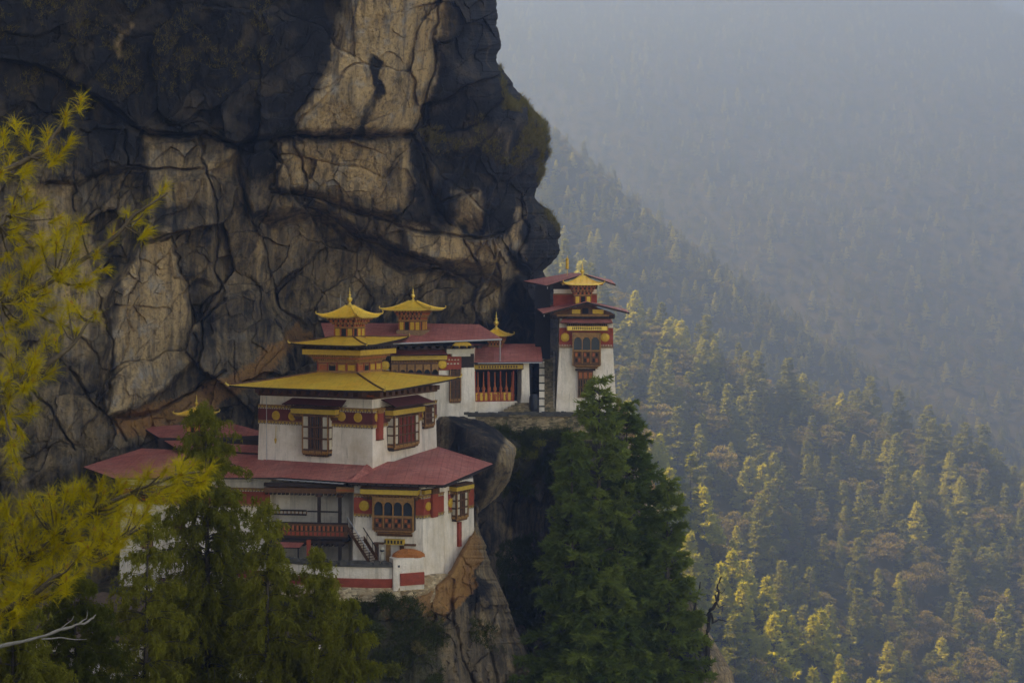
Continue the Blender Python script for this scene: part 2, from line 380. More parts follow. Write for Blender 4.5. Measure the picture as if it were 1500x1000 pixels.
def cliff_depth(px, py):
    wx = px + fbm(px*.02, py*.02, oct=3, seed=3)*9; wy = py + fbm(px*.02, py*.02, oct=3, seed=31)*9
    Y = interp([(-300,136),(0,150),(200,159),(400,170),(600,179),(760,187),(900,192)], px)
    # upper wall leans out, the foot recedes into the cave behind the shrines
    Y = Y - 9*sstep(380, 120, py) * sstep(200, 480, px) - 3*sstep(200, -100, py)
    # slab overhang above the long horizontal crack
    crack = interp([(-300,60),(60,95),(140,145),(215,193),(345,206),(430,197),(520,202),(600,198),(900,200)], wx)
    Y = Y - 2.6 * sstep(3, -3, wy-crack) * sstep(640, 560, px)
    Y = Y - 2.2*pmask(wx, wy, [(520,-60),(645,-60),(640,40),(634,110),(602,196),(430,194),(452,140),(492,90)], 9)
    Y = Y - 2.5*pmask(wx, wy, [(650,-200),(760,-200),(760,60),(735,140),(700,172),(640,180),(618,185),(648,110)], 14)
    Y = Y - 4.0*pmask(wx, wy, [(606,205),(680,188),(730,165),(780,140),(830,200),(810,260),(760,310),(700,330),(650,325),(622,260)], 22)
    Y = Y - 2.5*pmask(wx, wy, [(404,206),(598,206),(602,240),(628,300),(640,335),(592,330),(534,312),(500,295),(404,275)], 8)
    Y = Y - 1.6*pmask(wx, wy, [(590,334),(740,344),(745,392),(690,380),(640,386),(600,372)], 7)
    Y = Y + 6.5*pmask(wx, wy, [(380,320),(470,312),(520,345),(612,388),(700,398),(760,420),(800,640),(460,640),(430,500),(395,430)], 16)
    Y = Y + 4.0*pmask(wx, wy, [(750,380),(780,400),(840,420),(840,640),(740,640),(735,470)], 12)
    Y = Y - 2.0*pmask(wx, wy, [(200,360),(250,345),(272,400),(285,470),(290,530),(200,600),(150,610),(160,450),(178,400)], 6)
    Y = Y - 1.5*pmask(wx, wy, [(213,206),(290,206),(312,280),(312,420),(262,400),(250,345),(215,340)], 5)
    Y = Y + 1.8*pmask(wx, wy, [(110,270),(180,246),(215,246),(215,340),(180,400),(150,420),(110,330)], 6)
    Y = Y - 1.5*pmask(wx, wy, [(0,560),(90,550),(160,615),(230,640),(200,690),(0,760)], 10)
    Y = Y + 2.0*pmask(wx, wy, [(318,260),(348,215),(372,330),(392,420),(330,440)], 7)
    Y = Y + .5*pmask(wx, wy, [(540,80),(562,92),(548,150),(534,205),(520,205),(532,140)], 4)
    # large rounding
    Y = Y + fbm(px*.006, py*.006, oct=3, seed=11)*3.0
    x, z = wx/F*175, wy/F*175
    dx = x + z*.22 + fbm(x*.3, z*.3, oct=3, seed=51)*.8; dz = z - x*.12 + fbm(x*.3, z*.3, oct=3, seed=61)*.8
    h1, e1 = facet(dx/11, dz/14, 1); h2, e2 = facet((dx+dz*.35)/4.4+h1, dz/6.0, 2); h3, e3 = facet((dx-dz*.3)/1.7, dz/2.1, 3)
    smooth = np.zeros(px.shape)
    for pol in ([(522,-60),(642,-60),(636,110),(602,196),(435,192),(455,140),(492,90)], [(405,208),(600,208),(592,300),(405,272)], [(205,352),(252,347),(284,480),(286,525),(205,592),(158,600),(165,450)], [(213,206),(345,206),(345,262),(215,262)], [(40,265),(108,272),(155,400),(155,560),(50,480)]):
        smooth = np.maximum(smooth, pmask(wx, wy, pol, 6))
    rough = (1 - .72*smooth)*.55 + .45*sstep(.45, .6, vnoise(x*.12, z*.12, seed=90))
    Y = Y - (h1*(4.0-1.8*smooth) + h2*2.5*rough + h3*.66*rough) + .25*sstep(.04, 0, e1) + .08*sstep(.05, 0, e2)*rough
    Y = Y + fbm(x*.9, z*.6, oct=5, seed=21)*.24*(1-.4*smooth) + fbm(x*1.8, z*.25, oct=3, seed=22)*.14
    for i, c in enumerate(CR):
        d = seg_dist(wx + fbm(px*.06, py*.06, oct=2, seed=i)*5, wy, c); wd = (1.9 if i else 3.2)*(.5+vnoise(px*.03, py*.03, seed=300+i))
        Y = Y + (1.3 if i else 2.2)*np.exp(-(d/wd)**2)
    return Y
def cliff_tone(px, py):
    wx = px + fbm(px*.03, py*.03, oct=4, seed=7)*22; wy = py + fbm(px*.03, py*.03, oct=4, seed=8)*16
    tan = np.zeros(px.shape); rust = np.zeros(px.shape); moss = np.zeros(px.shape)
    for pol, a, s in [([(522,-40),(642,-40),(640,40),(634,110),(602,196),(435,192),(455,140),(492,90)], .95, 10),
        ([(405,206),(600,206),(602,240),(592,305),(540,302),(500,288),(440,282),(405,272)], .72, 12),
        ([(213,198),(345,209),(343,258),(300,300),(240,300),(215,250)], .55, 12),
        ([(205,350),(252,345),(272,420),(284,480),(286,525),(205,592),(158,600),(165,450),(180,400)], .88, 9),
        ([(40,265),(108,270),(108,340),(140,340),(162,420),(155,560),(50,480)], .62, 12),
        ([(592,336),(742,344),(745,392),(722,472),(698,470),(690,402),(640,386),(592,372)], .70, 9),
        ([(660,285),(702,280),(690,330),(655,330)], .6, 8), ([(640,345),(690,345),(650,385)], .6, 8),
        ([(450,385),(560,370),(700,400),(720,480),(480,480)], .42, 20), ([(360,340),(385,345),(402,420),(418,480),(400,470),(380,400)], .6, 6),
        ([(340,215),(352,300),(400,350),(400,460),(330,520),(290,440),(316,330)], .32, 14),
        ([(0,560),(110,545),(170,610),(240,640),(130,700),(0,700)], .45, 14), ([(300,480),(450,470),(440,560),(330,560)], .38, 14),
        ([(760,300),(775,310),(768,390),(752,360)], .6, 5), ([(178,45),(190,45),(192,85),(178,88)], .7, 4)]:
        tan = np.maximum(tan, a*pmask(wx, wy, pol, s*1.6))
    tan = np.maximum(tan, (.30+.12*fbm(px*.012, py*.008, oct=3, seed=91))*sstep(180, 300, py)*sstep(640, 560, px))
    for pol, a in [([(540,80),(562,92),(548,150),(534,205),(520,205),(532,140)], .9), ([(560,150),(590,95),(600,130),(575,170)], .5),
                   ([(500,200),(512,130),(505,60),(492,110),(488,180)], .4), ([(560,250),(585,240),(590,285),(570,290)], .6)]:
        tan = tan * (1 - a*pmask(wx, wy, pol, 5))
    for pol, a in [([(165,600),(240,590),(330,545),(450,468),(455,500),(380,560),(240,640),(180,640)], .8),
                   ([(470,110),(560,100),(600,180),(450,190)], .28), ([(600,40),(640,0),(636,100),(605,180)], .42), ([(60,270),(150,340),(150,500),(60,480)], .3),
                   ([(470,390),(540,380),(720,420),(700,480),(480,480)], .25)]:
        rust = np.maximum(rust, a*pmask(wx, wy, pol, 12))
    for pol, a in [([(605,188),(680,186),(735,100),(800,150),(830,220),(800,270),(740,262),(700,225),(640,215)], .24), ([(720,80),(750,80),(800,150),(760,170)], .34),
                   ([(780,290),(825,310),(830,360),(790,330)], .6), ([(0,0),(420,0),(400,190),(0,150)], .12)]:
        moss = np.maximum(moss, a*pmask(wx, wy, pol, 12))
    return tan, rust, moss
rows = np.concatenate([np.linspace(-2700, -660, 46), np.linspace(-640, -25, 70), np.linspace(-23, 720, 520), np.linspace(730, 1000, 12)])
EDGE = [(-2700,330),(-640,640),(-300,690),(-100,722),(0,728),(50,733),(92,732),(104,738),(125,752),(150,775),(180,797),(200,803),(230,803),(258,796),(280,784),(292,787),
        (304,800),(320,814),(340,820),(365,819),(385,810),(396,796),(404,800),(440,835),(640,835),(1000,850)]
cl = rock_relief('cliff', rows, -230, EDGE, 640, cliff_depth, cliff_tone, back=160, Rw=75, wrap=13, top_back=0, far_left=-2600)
tag(cl, kind='structure')

# ---- the crag that carries the temple
def crag_depth(px, py):
    wx = px + fbm(px*.03, py*.03, oct=3, seed=43)*10; wy = py + fbm(px*.03, py*.03, oct=3, seed=44)*10
    Y = interp([(-200,134),(150,138),(380,137),(440,132.6),(520,131.4),(600,131.6),(630,132.6),(660,134.6),(700,138.6),(830,146)], px)
    Y = Y - np.maximum(py-870, 0)*.020
    top = interp([(0,872),(600,876),(625,868),(655,848),(680,808),(694,780),(700,744),(900,700)], px)
    Y = Y + 9*sstep(6, -30, wy*.4+py*.6-top)
    x, z = wx/F*135, wy/F*135
    dx = x + fbm(x*.5, z*.5, oct=3, seed=52)*1.3
    h1, e1 = facet((dx+z*.25)/4.2, z/6.5, 71); h2, e2 = facet(dx/1.5, z/2.4, 72)
    Y = Y - h1*1.1*sstep(600, 900, py) - h2*.45 + .3*sstep(.07, 0, e1)
    Y = Y + fbm(x*.8, z*.4, oct=5, seed=23)*.5 + fbm(x*2.5, z*.3, oct=3, seed=24)*.25
    for c in [[(700,760),(716,830),(740,900),(765,980)], [(655,850),(660,920),(690,1000)], [(690,850),(700,900),(735,1000)]]:
        Y = Y + .9*np.exp(-(seg_dist(wx, wy, c)/3)**2)
    return Y
def crag_tone(px, py):
    wx = px + fbm(px*.05, py*.05, oct=4, seed=17)*16; wy = py + fbm(px*.05, py*.05, oct=4, seed=18)*16
    tan = .34 + 0*px
    for pol, a in [([(560,852),(620,850),(650,800),(690,760),(704,740),(712,800),(690,850),(640,890),(600,900)], .95), ([(700,740),(745,880),(790,1010),(750,1010),(720,900),(695,820)], .7),
                   ([(690,880),(730,900),(720,960),(690,930)], .6)]:
        tan = np.maximum(tan, a*pmask(wx, wy, pol, 8))
    tan = tan*(1-.85*pmask(wx, wy, [(665,835),(700,820),(712,860),(690,890),(660,870)], 6))
    rust = 1.5*pmask(wx, wy, [(540,860),(650,800),(690,755),(704,790),(695,845),(665,890),(620,935),(560,910)], 16)
    moss = .25 + .55*pmask(wx, wy, [(100,850),(610,880),(650,900),(640,1100),(100,1100)], 30)
    return tan, rust, moss
rows = np.concatenate([np.linspace(716, 1040, 250), np.linspace(1046, 1400, 24)])
EDGE2 = [(600,690),(740,697),(780,706),(800,712),(850,728),(900,747),(950,765),(1000,785),(1100,830),(1400,960)]
cg = rock_relief('crag', rows, [(600,560),(780,560),(800,300),(830,0),(1400,-200)], EDGE2, 400, crag_depth, crag_tone, back=40, Rw=55, wrap=7, shrink=.1, top_back=0)
tag(cg, kind='structure')

# ---- the lower cliff below the terrace and the tower
def low_depth(px, py):
    wx = px + fbm(px*.03, py*.03, oct=3, seed=143)*12; wy = py + fbm(px*.03, py*.03, oct=3, seed=144)*12
    Y = interp([(500,164.6),(640,164.6),(700,165.0),(780,165.6),(830,167),(900,172.5),(1000,176),(1200,182)], px)
    Y = Y - (py-600)*.016 + 9*sstep(634, 620, py+(wx-px))*sstep(892, 872, px)
    Y = Y + 7*pmask(wx, wy, [(730,700),(800,660),(810,1100),(700,1100)], 30)
    x, z = wx/F*178, wy/F*178
    h1, e1 = facet(x/5.2, z/9, 171); h2, e2 = facet(x/1.9, z/3, 172)
    Y = Y - h1*1.8*sstep(600, 680, py) - h2*.6 + .4*sstep(.07, 0, e1) + fbm(x*.7, z*.4, oct=5, seed=123)*.7
    return Y
def low_tone(px, py):
    wx = px + fbm(px*.05, py*.05, oct=4, seed=117)*12; wy = py + fbm(px*.05, py*.05, oct=4, seed=118)*12
    tan = .2 + .8*pmask(wx, wy, [(890,570),(915,580),(960,660),(1000,800),(950,780),(915,640)], 8) + .4*pmask(wx, wy, [(735,770),(760,780),(760,860),(740,840)], 10)
    tan = np.maximum(tan, .6*pmask(wx, wy, [(1015,880),(1050,930),(1090,1010),(1040,1010)], 8))
    rust = .85*pmask(wx, wy, [(895,575),(920,590),(950,650),(1000,760),(940,700),(910,620)], 8) + .3*pmask(wx, wy, [(1010,880),(1090,1010),(1030,1010)], 10)
    moss = .75*sstep(750, 640, py)*sstep(900, 850, px) + .35
    return np.clip(tan, 0, 1), rust, np.where(px > 895, .25, moss)
rows = np.concatenate([np.linspace(588, 1040, 230), np.linspace(1046, 1500, 24)])
EDGE3 = [(560,898),(580,903),(600,912),(640,934),(680,950),(740,966),(800,985),(880,1015),(950,1050),(1000,1080),(1100,1130),(1500,1300)]
lc = rock_relief('lower_cliff', rows, 560, EDGE3, 330, low_depth, low_tone, back=60, Rw=45, wrap=8, shrink=.1, top_back=0)
tag(lc, kind='structure')
# level rock shelves behind the top edges, where the buildings stand
def shelf(name, pts, z):
    pts = [(a, b) for a, b in pts]; mb = MB()
    mb.slab([(a, b, z) for a, b in pts], 2.0, M['stones'])
    return tag(mb.build(name), kind='structure')
def xy(px, Y): return ((px-750)/F*Y, Y)
shelf("terrace_floor", [xy(598,165.5), xy(905,168.5), xy(900,184), xy(560,180)], -14.05)
shelf('temple_floor', [xy(400,134.5), xy(612,133), xy(684,141), xy(690,158), xy(560,165), xy(400,160)], -26.6)

# ---- hills
def m_ground(name, a, b):
    t = NT(name); v = t.pos(); n = t.noise(v, .05, 6, .65)
    return t.princ(t.ramp(n, (.35, a), (.65, b)), .95, 0, t.bump(t.noise(v, .4, 5), .5), .1)
M['forest_floor'] = m_ground('forest_floor', (.030, .030, .016), (.075, .060, .032))
def smax(a, b, k): h = np.clip(.5+.5*(a-b)/k, 0, 1); return b*(1-h)+a*h + k*h*(1-h)
# crest tables: photo column -> row of the ground line, at the crest's own distance
YN, YM, YF = 430., 900., 1800.
def tblx(tbl, Y): return [((a-750)/F*Y, (HY-b)/F*Y) for a, b in tbl]
CN = tblx([(500,250),(820,415),(900,468),(1000,512),(1100,568),(1200,605),(1300,640),(1400,684),(1500,722),(1800,830),(2400,1000)], YN)
CM = tblx([(300,-80),(780,160),(850,230),(900,272),(1000,358),(1100,428),(1200,505),(1300,572),(1400,622),(1500,668),(1700,760),(2400,900)], YM)
CF = tblx([(-400,-40),(700,-60),(1300,-48),(1400,-22),(1440,-2),(1468,20),(1510,34),(1600,60),(1800,160),(2400,400)], YF)
def near_z(x, y):
    yc = YN + fbm(x*.01, x*0+2, oct=2, seed=200)*22
    c = interp(CN, x); d = yc-y
    z = c - np.where(d > 0, d*.60 + np.minimum(d, 30)*0, -d*.55) - 6*np.exp(-(d/14)**2)*0
    z = z + fbm(x*.018, y*.018, oct=4, seed=201)*9*sstep(0, 50, np.abs(d)) + fbm(x*.05, y*.05, oct=3, seed=205)*2.5
    # bright spur in front, dropping to the right
    s = (x-28)/40.0; yl = 296 - 24*s; zl = np.interp(x, [0, 28, 45, 68, 90, 140], [-24, -40, -62, -86, -108, -160])
    dd = y-yl; z = z - 24*np.exp(-((dd-38)/30)**2)*sstep(0, 20, dd)*sstep(10, 40, x)
    zl = zl + 5; sp = zl - np.where(dd > 0, dd*.75, -dd*.75)
    return smax(z, sp, 5)
def mid_z(x, y):
    c = interp(CM, x); d = YM-y
    return c - np.where(d > 0, d*.62, -d*.5) + fbm(x*.008, y*.008, oct=4, seed=211)*22*sstep(0, 90, np.abs(d)) + fbm(x*.03, y*.03, oct=3, seed=212)*4
def far_z(x, y):
    c = interp(CF, x); d = YF-y
    rg = 1-np.abs(fbm((x+.7*y)*.0032, (y-.4*x)*.0012, oct=3, seed=221))*2
    z = c - np.where(d > 0, d*.52, -d*.5) + rg*38*sstep(0, 260, np.abs(d)) - 30*sstep(0, 260, np.abs(d)) + fbm(x*.006, y*.006, oct=4, seed=222)*22*sstep(0, 100, np.abs(d))
    # spur on the right
    yl = 1330 + (x-500)*.25; zl = np.interp(x, [100, 250, 420, 560, 900], [-150, -20, 70, 100, 160])
    sp = zl - np.abs(y-yl)*.62
    return smax(z, sp, 12)
KN, KM, KF = 2.0, 1.5, 1.8
def near_w(x, y): return KN*near_z(x/KN, y/KN)
def mid_w(x, y): return KM*mid_z(x/KM, y/KM)
def far_w(x, y): return KF*far_z(x/KF, y/KF)
def hill(name, fn, x0, x1, y0, y1, nx, ny):
    xs, ys = np.meshgrid(np.linspace(x0, x1, nx), np.linspace(y0, y1, ny)); z = np.maximum(fn(xs, ys), -455)
    o = obj_np(name, np.stack([xs, ys, z], -1).reshape(-1, 3), grid_faces(ny, nx)[:, ::-1], M['forest_floor'], smooth=True)
    return tag(o, kind='structure')
hill('near_hillside', near_w, -80, 840, 385, 1120, 180, 160)
hill('middle_ridge', mid_w, -390, 1350, 1000, 1720, 150, 110)
hill('far_mountainside', far_w, -1480, 2430, 1480, 3760, 240, 170)
v = obj_np('valley_ground', [(-1500,-60,-450),(2500,-60,-450),(2500,3850,-450),(-1500,3850,-450)], [(0,1,2,3)], M['forest_floor']); tag(v, kind='structure')
# near slope under the viewer's side, carrying the foreground trees
xs, ys = np.meshgrid(np.linspace(-110, 60, 90), np.linspace(-12, 172, 90))
zs = -2.6 - .30*np.maximum(ys, -5) - .55*np.maximum(xs-2, 0) - np.maximum(ys-128, 0)*.35 + fbm(xs*.06, ys*.06, oct=4, seed=230)*1.2
def slope_z(x, y): return float(-2.6 - .30*max(y, -5) - .55*max(x-2, 0) - max(y-128, 0)*.35)
tag(obj_np('foreground_slope', np.stack([xs, ys, zs], -1).reshape(-1, 3), grid_faces(90, 90)[:, ::-1], M['forest_floor'], smooth=True), kind='structure')

# added rock wall, out of view at left, keeping sun off the near haze
ys, q = np.meshgrid(np.linspace(-65, 175, 60), np.linspace(0, 1, 60))
zz = -75 + 385*q; xx = -84 - 96*q**1.15 - np.maximum(ys-110, 0)*.25 + fbm(ys*.03, zz*.03, oct=5, seed=260)*9
wl = obj_np('unseen_shade_wall', np.stack([xx, ys, zz], -1).reshape(-1, 3), grid_faces(60, 60), M['rock'])
add_tone(wl.data, np.full(3600, .4), np.full(3600, .1), np.full(3600, .3)); tag(wl, kind='structure')
# ---------------------------------------------------------------- buildings
class Face:
    """a wall plane between two plan points (left end A, right end B as seen from the viewer); u runs along it, off stands out of it"""
    def __init__(s, A, B, loc):
        s.A = Vector((*A, 0)); s.d = (Vector((*B, 0)) - s.A); s.L = s.d.length; s.d.normalize()
        s.n = Vector((s.d.y, -s.d.x, 0))
        if s.n.dot(s.A + s.d*s.L/2) > 0: s.n = -s.n
        s.loc = Vector(loc)
        s.M = Matrix.Translation(s.A - s.loc) @ Matrix(((s.d.x, s.n.x, 0, 0), (s.d.y, s.n.y, 0, 0), (0, 0, 1, 0), (0, 0, 0, 1)))
    def u(s, px, off=0.0):
        k = (px-750)/F
        return (k*(s.A.y+s.n.y*off) - (s.A.x+s.n.x*off)) / (s.d.x - k*s.d.y)
    def w(s, py, u, off=0.0): return (HY-py)/F*(s.A.y + s.d.y*u + s.n.y*off)
    def rect(s, p0, p1, t, b, off=0.0):
        u0, u1 = s.u(p0, off), s.u(p1, off); m = (u0+u1)/2
        return u0, u1, s.w(b, m, off), s.w(t, m, off)
    def mb(s): m = MB(); m.M = s.M.copy(); return m
def ring(pts, z, loc, grow=0.0):
    c = sum((Vector((*p, 0)) for p in pts), Vector()) / len(pts); out = []
    for p in pts:
        v = Vector((*p, 0)); d = v - c; d = d * (1 + grow/max(d.length, .1)); v = c + d
        out.append((v.x-loc[0], v.y-loc[1], z-loc[2]))
    return out
def walls(parent, loc, pts, z0, z1, mat, batter=.3, name='wall'):
    m = MB(); m.loft([ring(pts, z0, loc, batter), ring(pts, z0*.4+z1*.6, loc, batter*.45), ring(pts, z1, loc, 0)], mat)
    return m.build(name, parent)
def dentils(m, u0, u1, w0, w1, o0, o1, mat, step=.26):
    n = max(2, int(abs(u1-u0)/step)); s_ = (u1-u0)/n
    for i in range(n): m.box(u0+i*s_, u0+(i+.5)*s_, o0, o1, w0, w1, mat)
def frieze(parent, f, u0, u1, wb, wt, trim=.42, red='maroon', off=.0):
    m = f.mb(); m.box(u0, u1, off-.1, off+.04, wb+trim, wt-trim, M[red])
    for a, b in ((wb, wb+trim), (wt-trim, wt)):
        m.box(u0, u1, off-.1, off+.06, a+.10, b-.10, M['trim'])
        m.box(u0, u1, off-.1, off+.12, b-.10, b-.001, M['woodlt']); m.box(u0, u1, off-.1, off+.03, a+.001, a+.10, M['wood'])
        dentils(m, u0, u1, a+.01, a+.10, off+.03, off+.10, M['paper'], .28)
        dentils(m, u0, u1, a+.14, b-.14, off+.06, off+.09, M['yellow'], .42)
    return m.build('frieze', parent)
def disc(parent, f, u, w_, r, off=.05):
    m = f.mb(); n = 20
    def rg(rr, o): return [(u+rr*math.cos(2*math.pi*k/n), o, w_+rr*math.sin(2*math.pi*k/n)) for k in range(n)]
    m.loft([rg(r, off-.05), rg(r, off+.05), rg(r*.92, off+.09), rg(r*.85, off+.05), rg(r*.6, off+.07), rg(r*.5, off+.10)], M['disc'])
    return m.build('gold_disc', parent, smooth=False)
def cornice(parent, f, u0, u1, w0, w1, proj, mat='yellow', off=0.0, dent=True, name='cornice'):
    m = f.mb(); h = w1-w0
    m.box(u0, u1, off-.05, off+proj, w0+h*.12, w1-h*.12, M[mat])
    m.box(u0-.06, u1+.06, off-.05, off+proj+.07, w1-h*.12, w1, M['wooddk'])
    m.box(u0, u1, off-.05, off+proj+.03, w0, w0+h*.10, M['wood'])
    if dent:
        dentils(m, u0+.02, u1-.02, w1+.003, w1+.16, off, off+proj-.06, M['wood'], .24)
        dentils(m, u0+.05, u1-.05, w0-.22, w0-.003, off-.05, off+proj*.72, M['woodlt'], .30)
        m.box(u0+.05, u1-.05, off-.05, off+proj*.5, w0-.40, w0-.225, M['wood'])
        dentils(m, u0+.12, u1-.12, w0-.55, w0-.405, off-.05, off+proj*.42, M['wood'], .24)
    return m.build(name, parent)
def awning(parent, f, u0, u1, w0, rise, depth, off=0.0, mat='redroof', name='awning'):
    m = f.mb()
    m.slab([(u0, off+depth, w0), (u1, off+depth, w0), (u1-.35, off-.05, w0+rise), (u0+.35, off-.05, w0+rise)], .07, M[mat], M['wooddk'])
    n = max(3, int((u1-u0)/.7))
    for i in range(n):
        x = u0+.3+(u1-u0-.6)*i/(n-1); m.box(x-.05, x+.05, off, off+depth*.86, w0-.02-.10, w0-.075, M['wooddk'])
    return m.build(name, parent)
def arch(m, u0, u1, w0, w1, o0, o1, mat, n=6):
    """plate u0..u1 x w0..w1 with a round-headed hole cut from its foot"""
    c = (u0+u1)/2; r = (u1-u0)/2; h = min(r*1.15, (w1-w0)*.9)
    for i in range(n):
        a0, a1 = math.pi*i/n, math.pi*(i+1)/n
        x0, z0 = c-r*math.cos(a0), w0+h*math.sin(a0); x1, z1 = c-r*math.cos(a1), w0+h*math.sin(a1)
        m.add([(x0, o1, z0), (x1, o1, z1), (x1, o1, w1), (x0, o1, w1), (x0, o0, z0), (x1, o0, z1), (x1, o0, w1), (x0, o0, w1)],
              [(0,1,2,3), (4,7,6,5), (0,4,5,1), (3,2,6,7)], mat)
def bay_arched(parent, f, rc, cols, depth=.8, split=.45, corn=None, tip=.35):
    """projecting timber window: round-headed lights above, painted balustrade panels below, stepped foot"""
    u0, u1, w0, w1 = rc; m = f.mb(); wm = w0+(w1-w0)*split
    m.box(u0, u1, 0, depth-.18, w0+.002, w1-.003, M['wooddk'])
    for x in (u0, u1-.14): m.box(x, x+.14, depth-.175, depth+.02, w0, w1, M['woodlt'])
    m.box(u0+.145, u1-.145, depth-.175, depth+.03, w1-.22, w1-.02, M['woodlt']); m.box(u0+.145, u1-.145, depth-.175, depth+.05, wm-.10, wm+.08, M['woodlt'])
    m.box(u0+.145, u1-.145, depth-.175, depth+.02, w0+.02, w0+.22, M['wood'])
    cw = (u1-u0-.28)/cols
    for i in range(cols):
        a = u0+.14+cw*i
        if i: m.box(a-.045, a+.045, depth-.172, depth+.045, w0+.225, w1-.225, M['woodlt'])
        arch(m, a+.05, a+cw-.05, wm+(w1-wm)*.50, w1-.225, depth-.155, depth+.01, M['woodlt'])
        # balustrade panel with small openings
        pz0, pz1 = w0+.225, wm-.105
        m.box(a+.05, a+cw-.05, depth-.17, depth-.03, pz0, pz1, M['wood'])
        for k in range(2):
            z = pz0+(pz1-pz0)*(.12+.46*k); hh = (pz1-pz0)*.30
            for q in range(2):
                x = a+cw*(.2+.35*q); m.box(x, x+cw*.24, depth-.029, depth-.01, z, z+hh, M['orange' if (k+q) % 2 else 'dark'])
    for k in range(3):                                              # stepped foot
        m.box(u0+.12+.16*k, u1-.12-.16*k, 0, depth*(.9-.22*k), w0-.12*(k+1), w0-.12*k-.002, M['wood' if k % 2 else 'woodlt'])
    m.box(u0+.3, u1-.3, 0, depth*.3, w0-.62, w0-.365, M['wood'])
    o = m.build('bay_window', parent)
    g = f.mb(); g.box(u0+.15, u1-.15, depth-.178, depth-.160, wm+.09, w1-.25, M['glass']); g.build('pane', o)
    return o
def bay_lattice(parent, f, rc, depth=.8, rows=3, side=-1, cols=4, pale=(1, 1), foot=True, bar='wood'):
    """projecting timber window of small pale and barred lights; the panels on its flanks are pale too"""
    u0, u1, w0, w1 = rc; m = f.mb(); pn = f.mb()
    m.box(u0+.02, u1-.02, 0, depth-.12, w0+.002, w1-.002, M['wooddk'])
    hh = (w1-w0-.75)/rows; cw = (u1-u0)/cols
    for r_ in range(rows+1):
        z = w0+.55+hh*r_; m.box(u0, u1, depth-.118, depth+.02, z-.06, z+.06, M['wood'])
        for sx in (u0-.03, u1-.03): m.box(sx, sx+.06, .05, depth, z-.062, z+.062, M['wood'])
    for c in range(cols+1):
        x = u0+cw*c; x = min(max(x, u0+.05), u1-.05); m.box(x-.05, x+.05, depth-.117, depth+.04, w0+.3, w1, M['wood' if c % cols else 'woodlt'])
    for r_ in range(rows):
        z = w0+.55+hh*r_
        for c in range(cols):
            x = u0+cw*c
            if c < pale[0] or c >= cols-pale[1]: pn.box(x+.09, x+cw-.09, depth-.119, depth-.06, z+.09, z+hh-.09, M['paper'])
            else:
                pn.box(x+.05, x+cw-.05, depth-.119, depth-.10, z+.06, z+hh-.06, M['glass'])
                for q in (.3, .7): m.box(x+cw*q-.04, x+cw*q+.04, depth-.099, depth+.0, z+.06, z+hh-.06, M[bar])
        for sx in (u0-.01, u1-.03): pn.box(sx, sx+.04, .18, depth-.2, z+.09, z+hh-.09, M['paper'])
    for x in (u0-.03, u1-.03):
        m.box(x, x+.06, depth-.17, depth-.001, w0+.3, w1-.01, M['wood']); m.box(x, x+.06, .03, .13, w0+.3, w1-.01, M['wood'])
    m.box(u0-.02, u1+.02, 0, depth+.03, w0+.25, w0+.45, M['woodlt'])
    dentils(m, u0+.03, u1-.03, w0+.12, w0+.24, 0, depth+.01, M['woodlt'], .22); m.box(u0+.1, u1-.1, 0, depth-.08, w0, w0+.115, M['wood'])
    if foot: dentils(m, u0+.2, u1-.2, w0-.12, w0-.003, 0, depth-.25, M['wooddk'], .3)
    o = m.build('bay_window', parent); pn.build('pane', o)
    return o
def roof_hip(m, E, T, curve=1.25, lift=.5, th=.12, mat=None, under=None, nseg=8, inner=.25):
    E = [Vector(p) for p in E]; T = [Vector(p) for p in T]; n = len(E); rings = []
    def rg(t, dz=0, cv=True):
        out = []
        for i in range(n):
            for k in range(nseg):
                s_ = k/nseg; a = E[i].lerp(E[(i+1) % n], s_); b = T[i].lerp(T[(i+1) % n], s_)
                c = abs(2*s_-1)**5*lift*(1-t)**3
                p = a.lerp(b, t); p.z = a.z + (b.z-a.z)*(t**curve) + c + dz
                out.append(p)
        return out
    m.loft([rg(inner, -th-.03), rg(.012, -th-.02), rg(0.0, -th)], under or mat, cap=False)
    m.loft([rg(0.0, -th), rg(0.0, 0)], under or mat, cap=False)
    m.loft([rg(t) for t in (0, .08, .2, .35, .5, .7, .85, 1)], mat, cap=False)
    m.add(rg(1), [tuple(range(n*nseg))], mat)
def hip_lines(m, E, T, curve, lift, mat, rad=.09):
    for e, t_ in zip(E, T):
        e = Vector(e); t_ = Vector(t_); pts = []
        for k in range(9):
            q = k/8; p = e.lerp(t_, q); p.z = e.z+(t_.z-e.z)*q**curve + lift*(1-q)**3 + .04; pts.append(p)
        m.tube(pts, rad, mat, 5)
def finial(parent, x, y, z, h, name='finial'):
    m = MB(); p = [(.42, 0), (.46, .03), (.30, .08), (.16, .14), (.12, .20), (.26, .26), (.36, .33), (.34, .42), (.18, .48), (.10, .52), (.20, .56), (.22, .60), (.10, .64),
                   (.07, .70), (.14, .74), (.06, .79), (.03, .9), (.012, 1.0)]
    m.lathe(x, y, [(max(.02, r*h*.42), z+k*h) for r, k in p], M['gold'], 12)
    return m.build(name, parent, smooth=True)
def rot4(cx, cy, a, b, z, th):
    c, s = math.cos(th), math.sin(th)
    return [(cx+x*c+y*s, cy-x*s+y*c, z) for x, y in ((-a,-b), (a,-b), (a,b), (-a,b))]
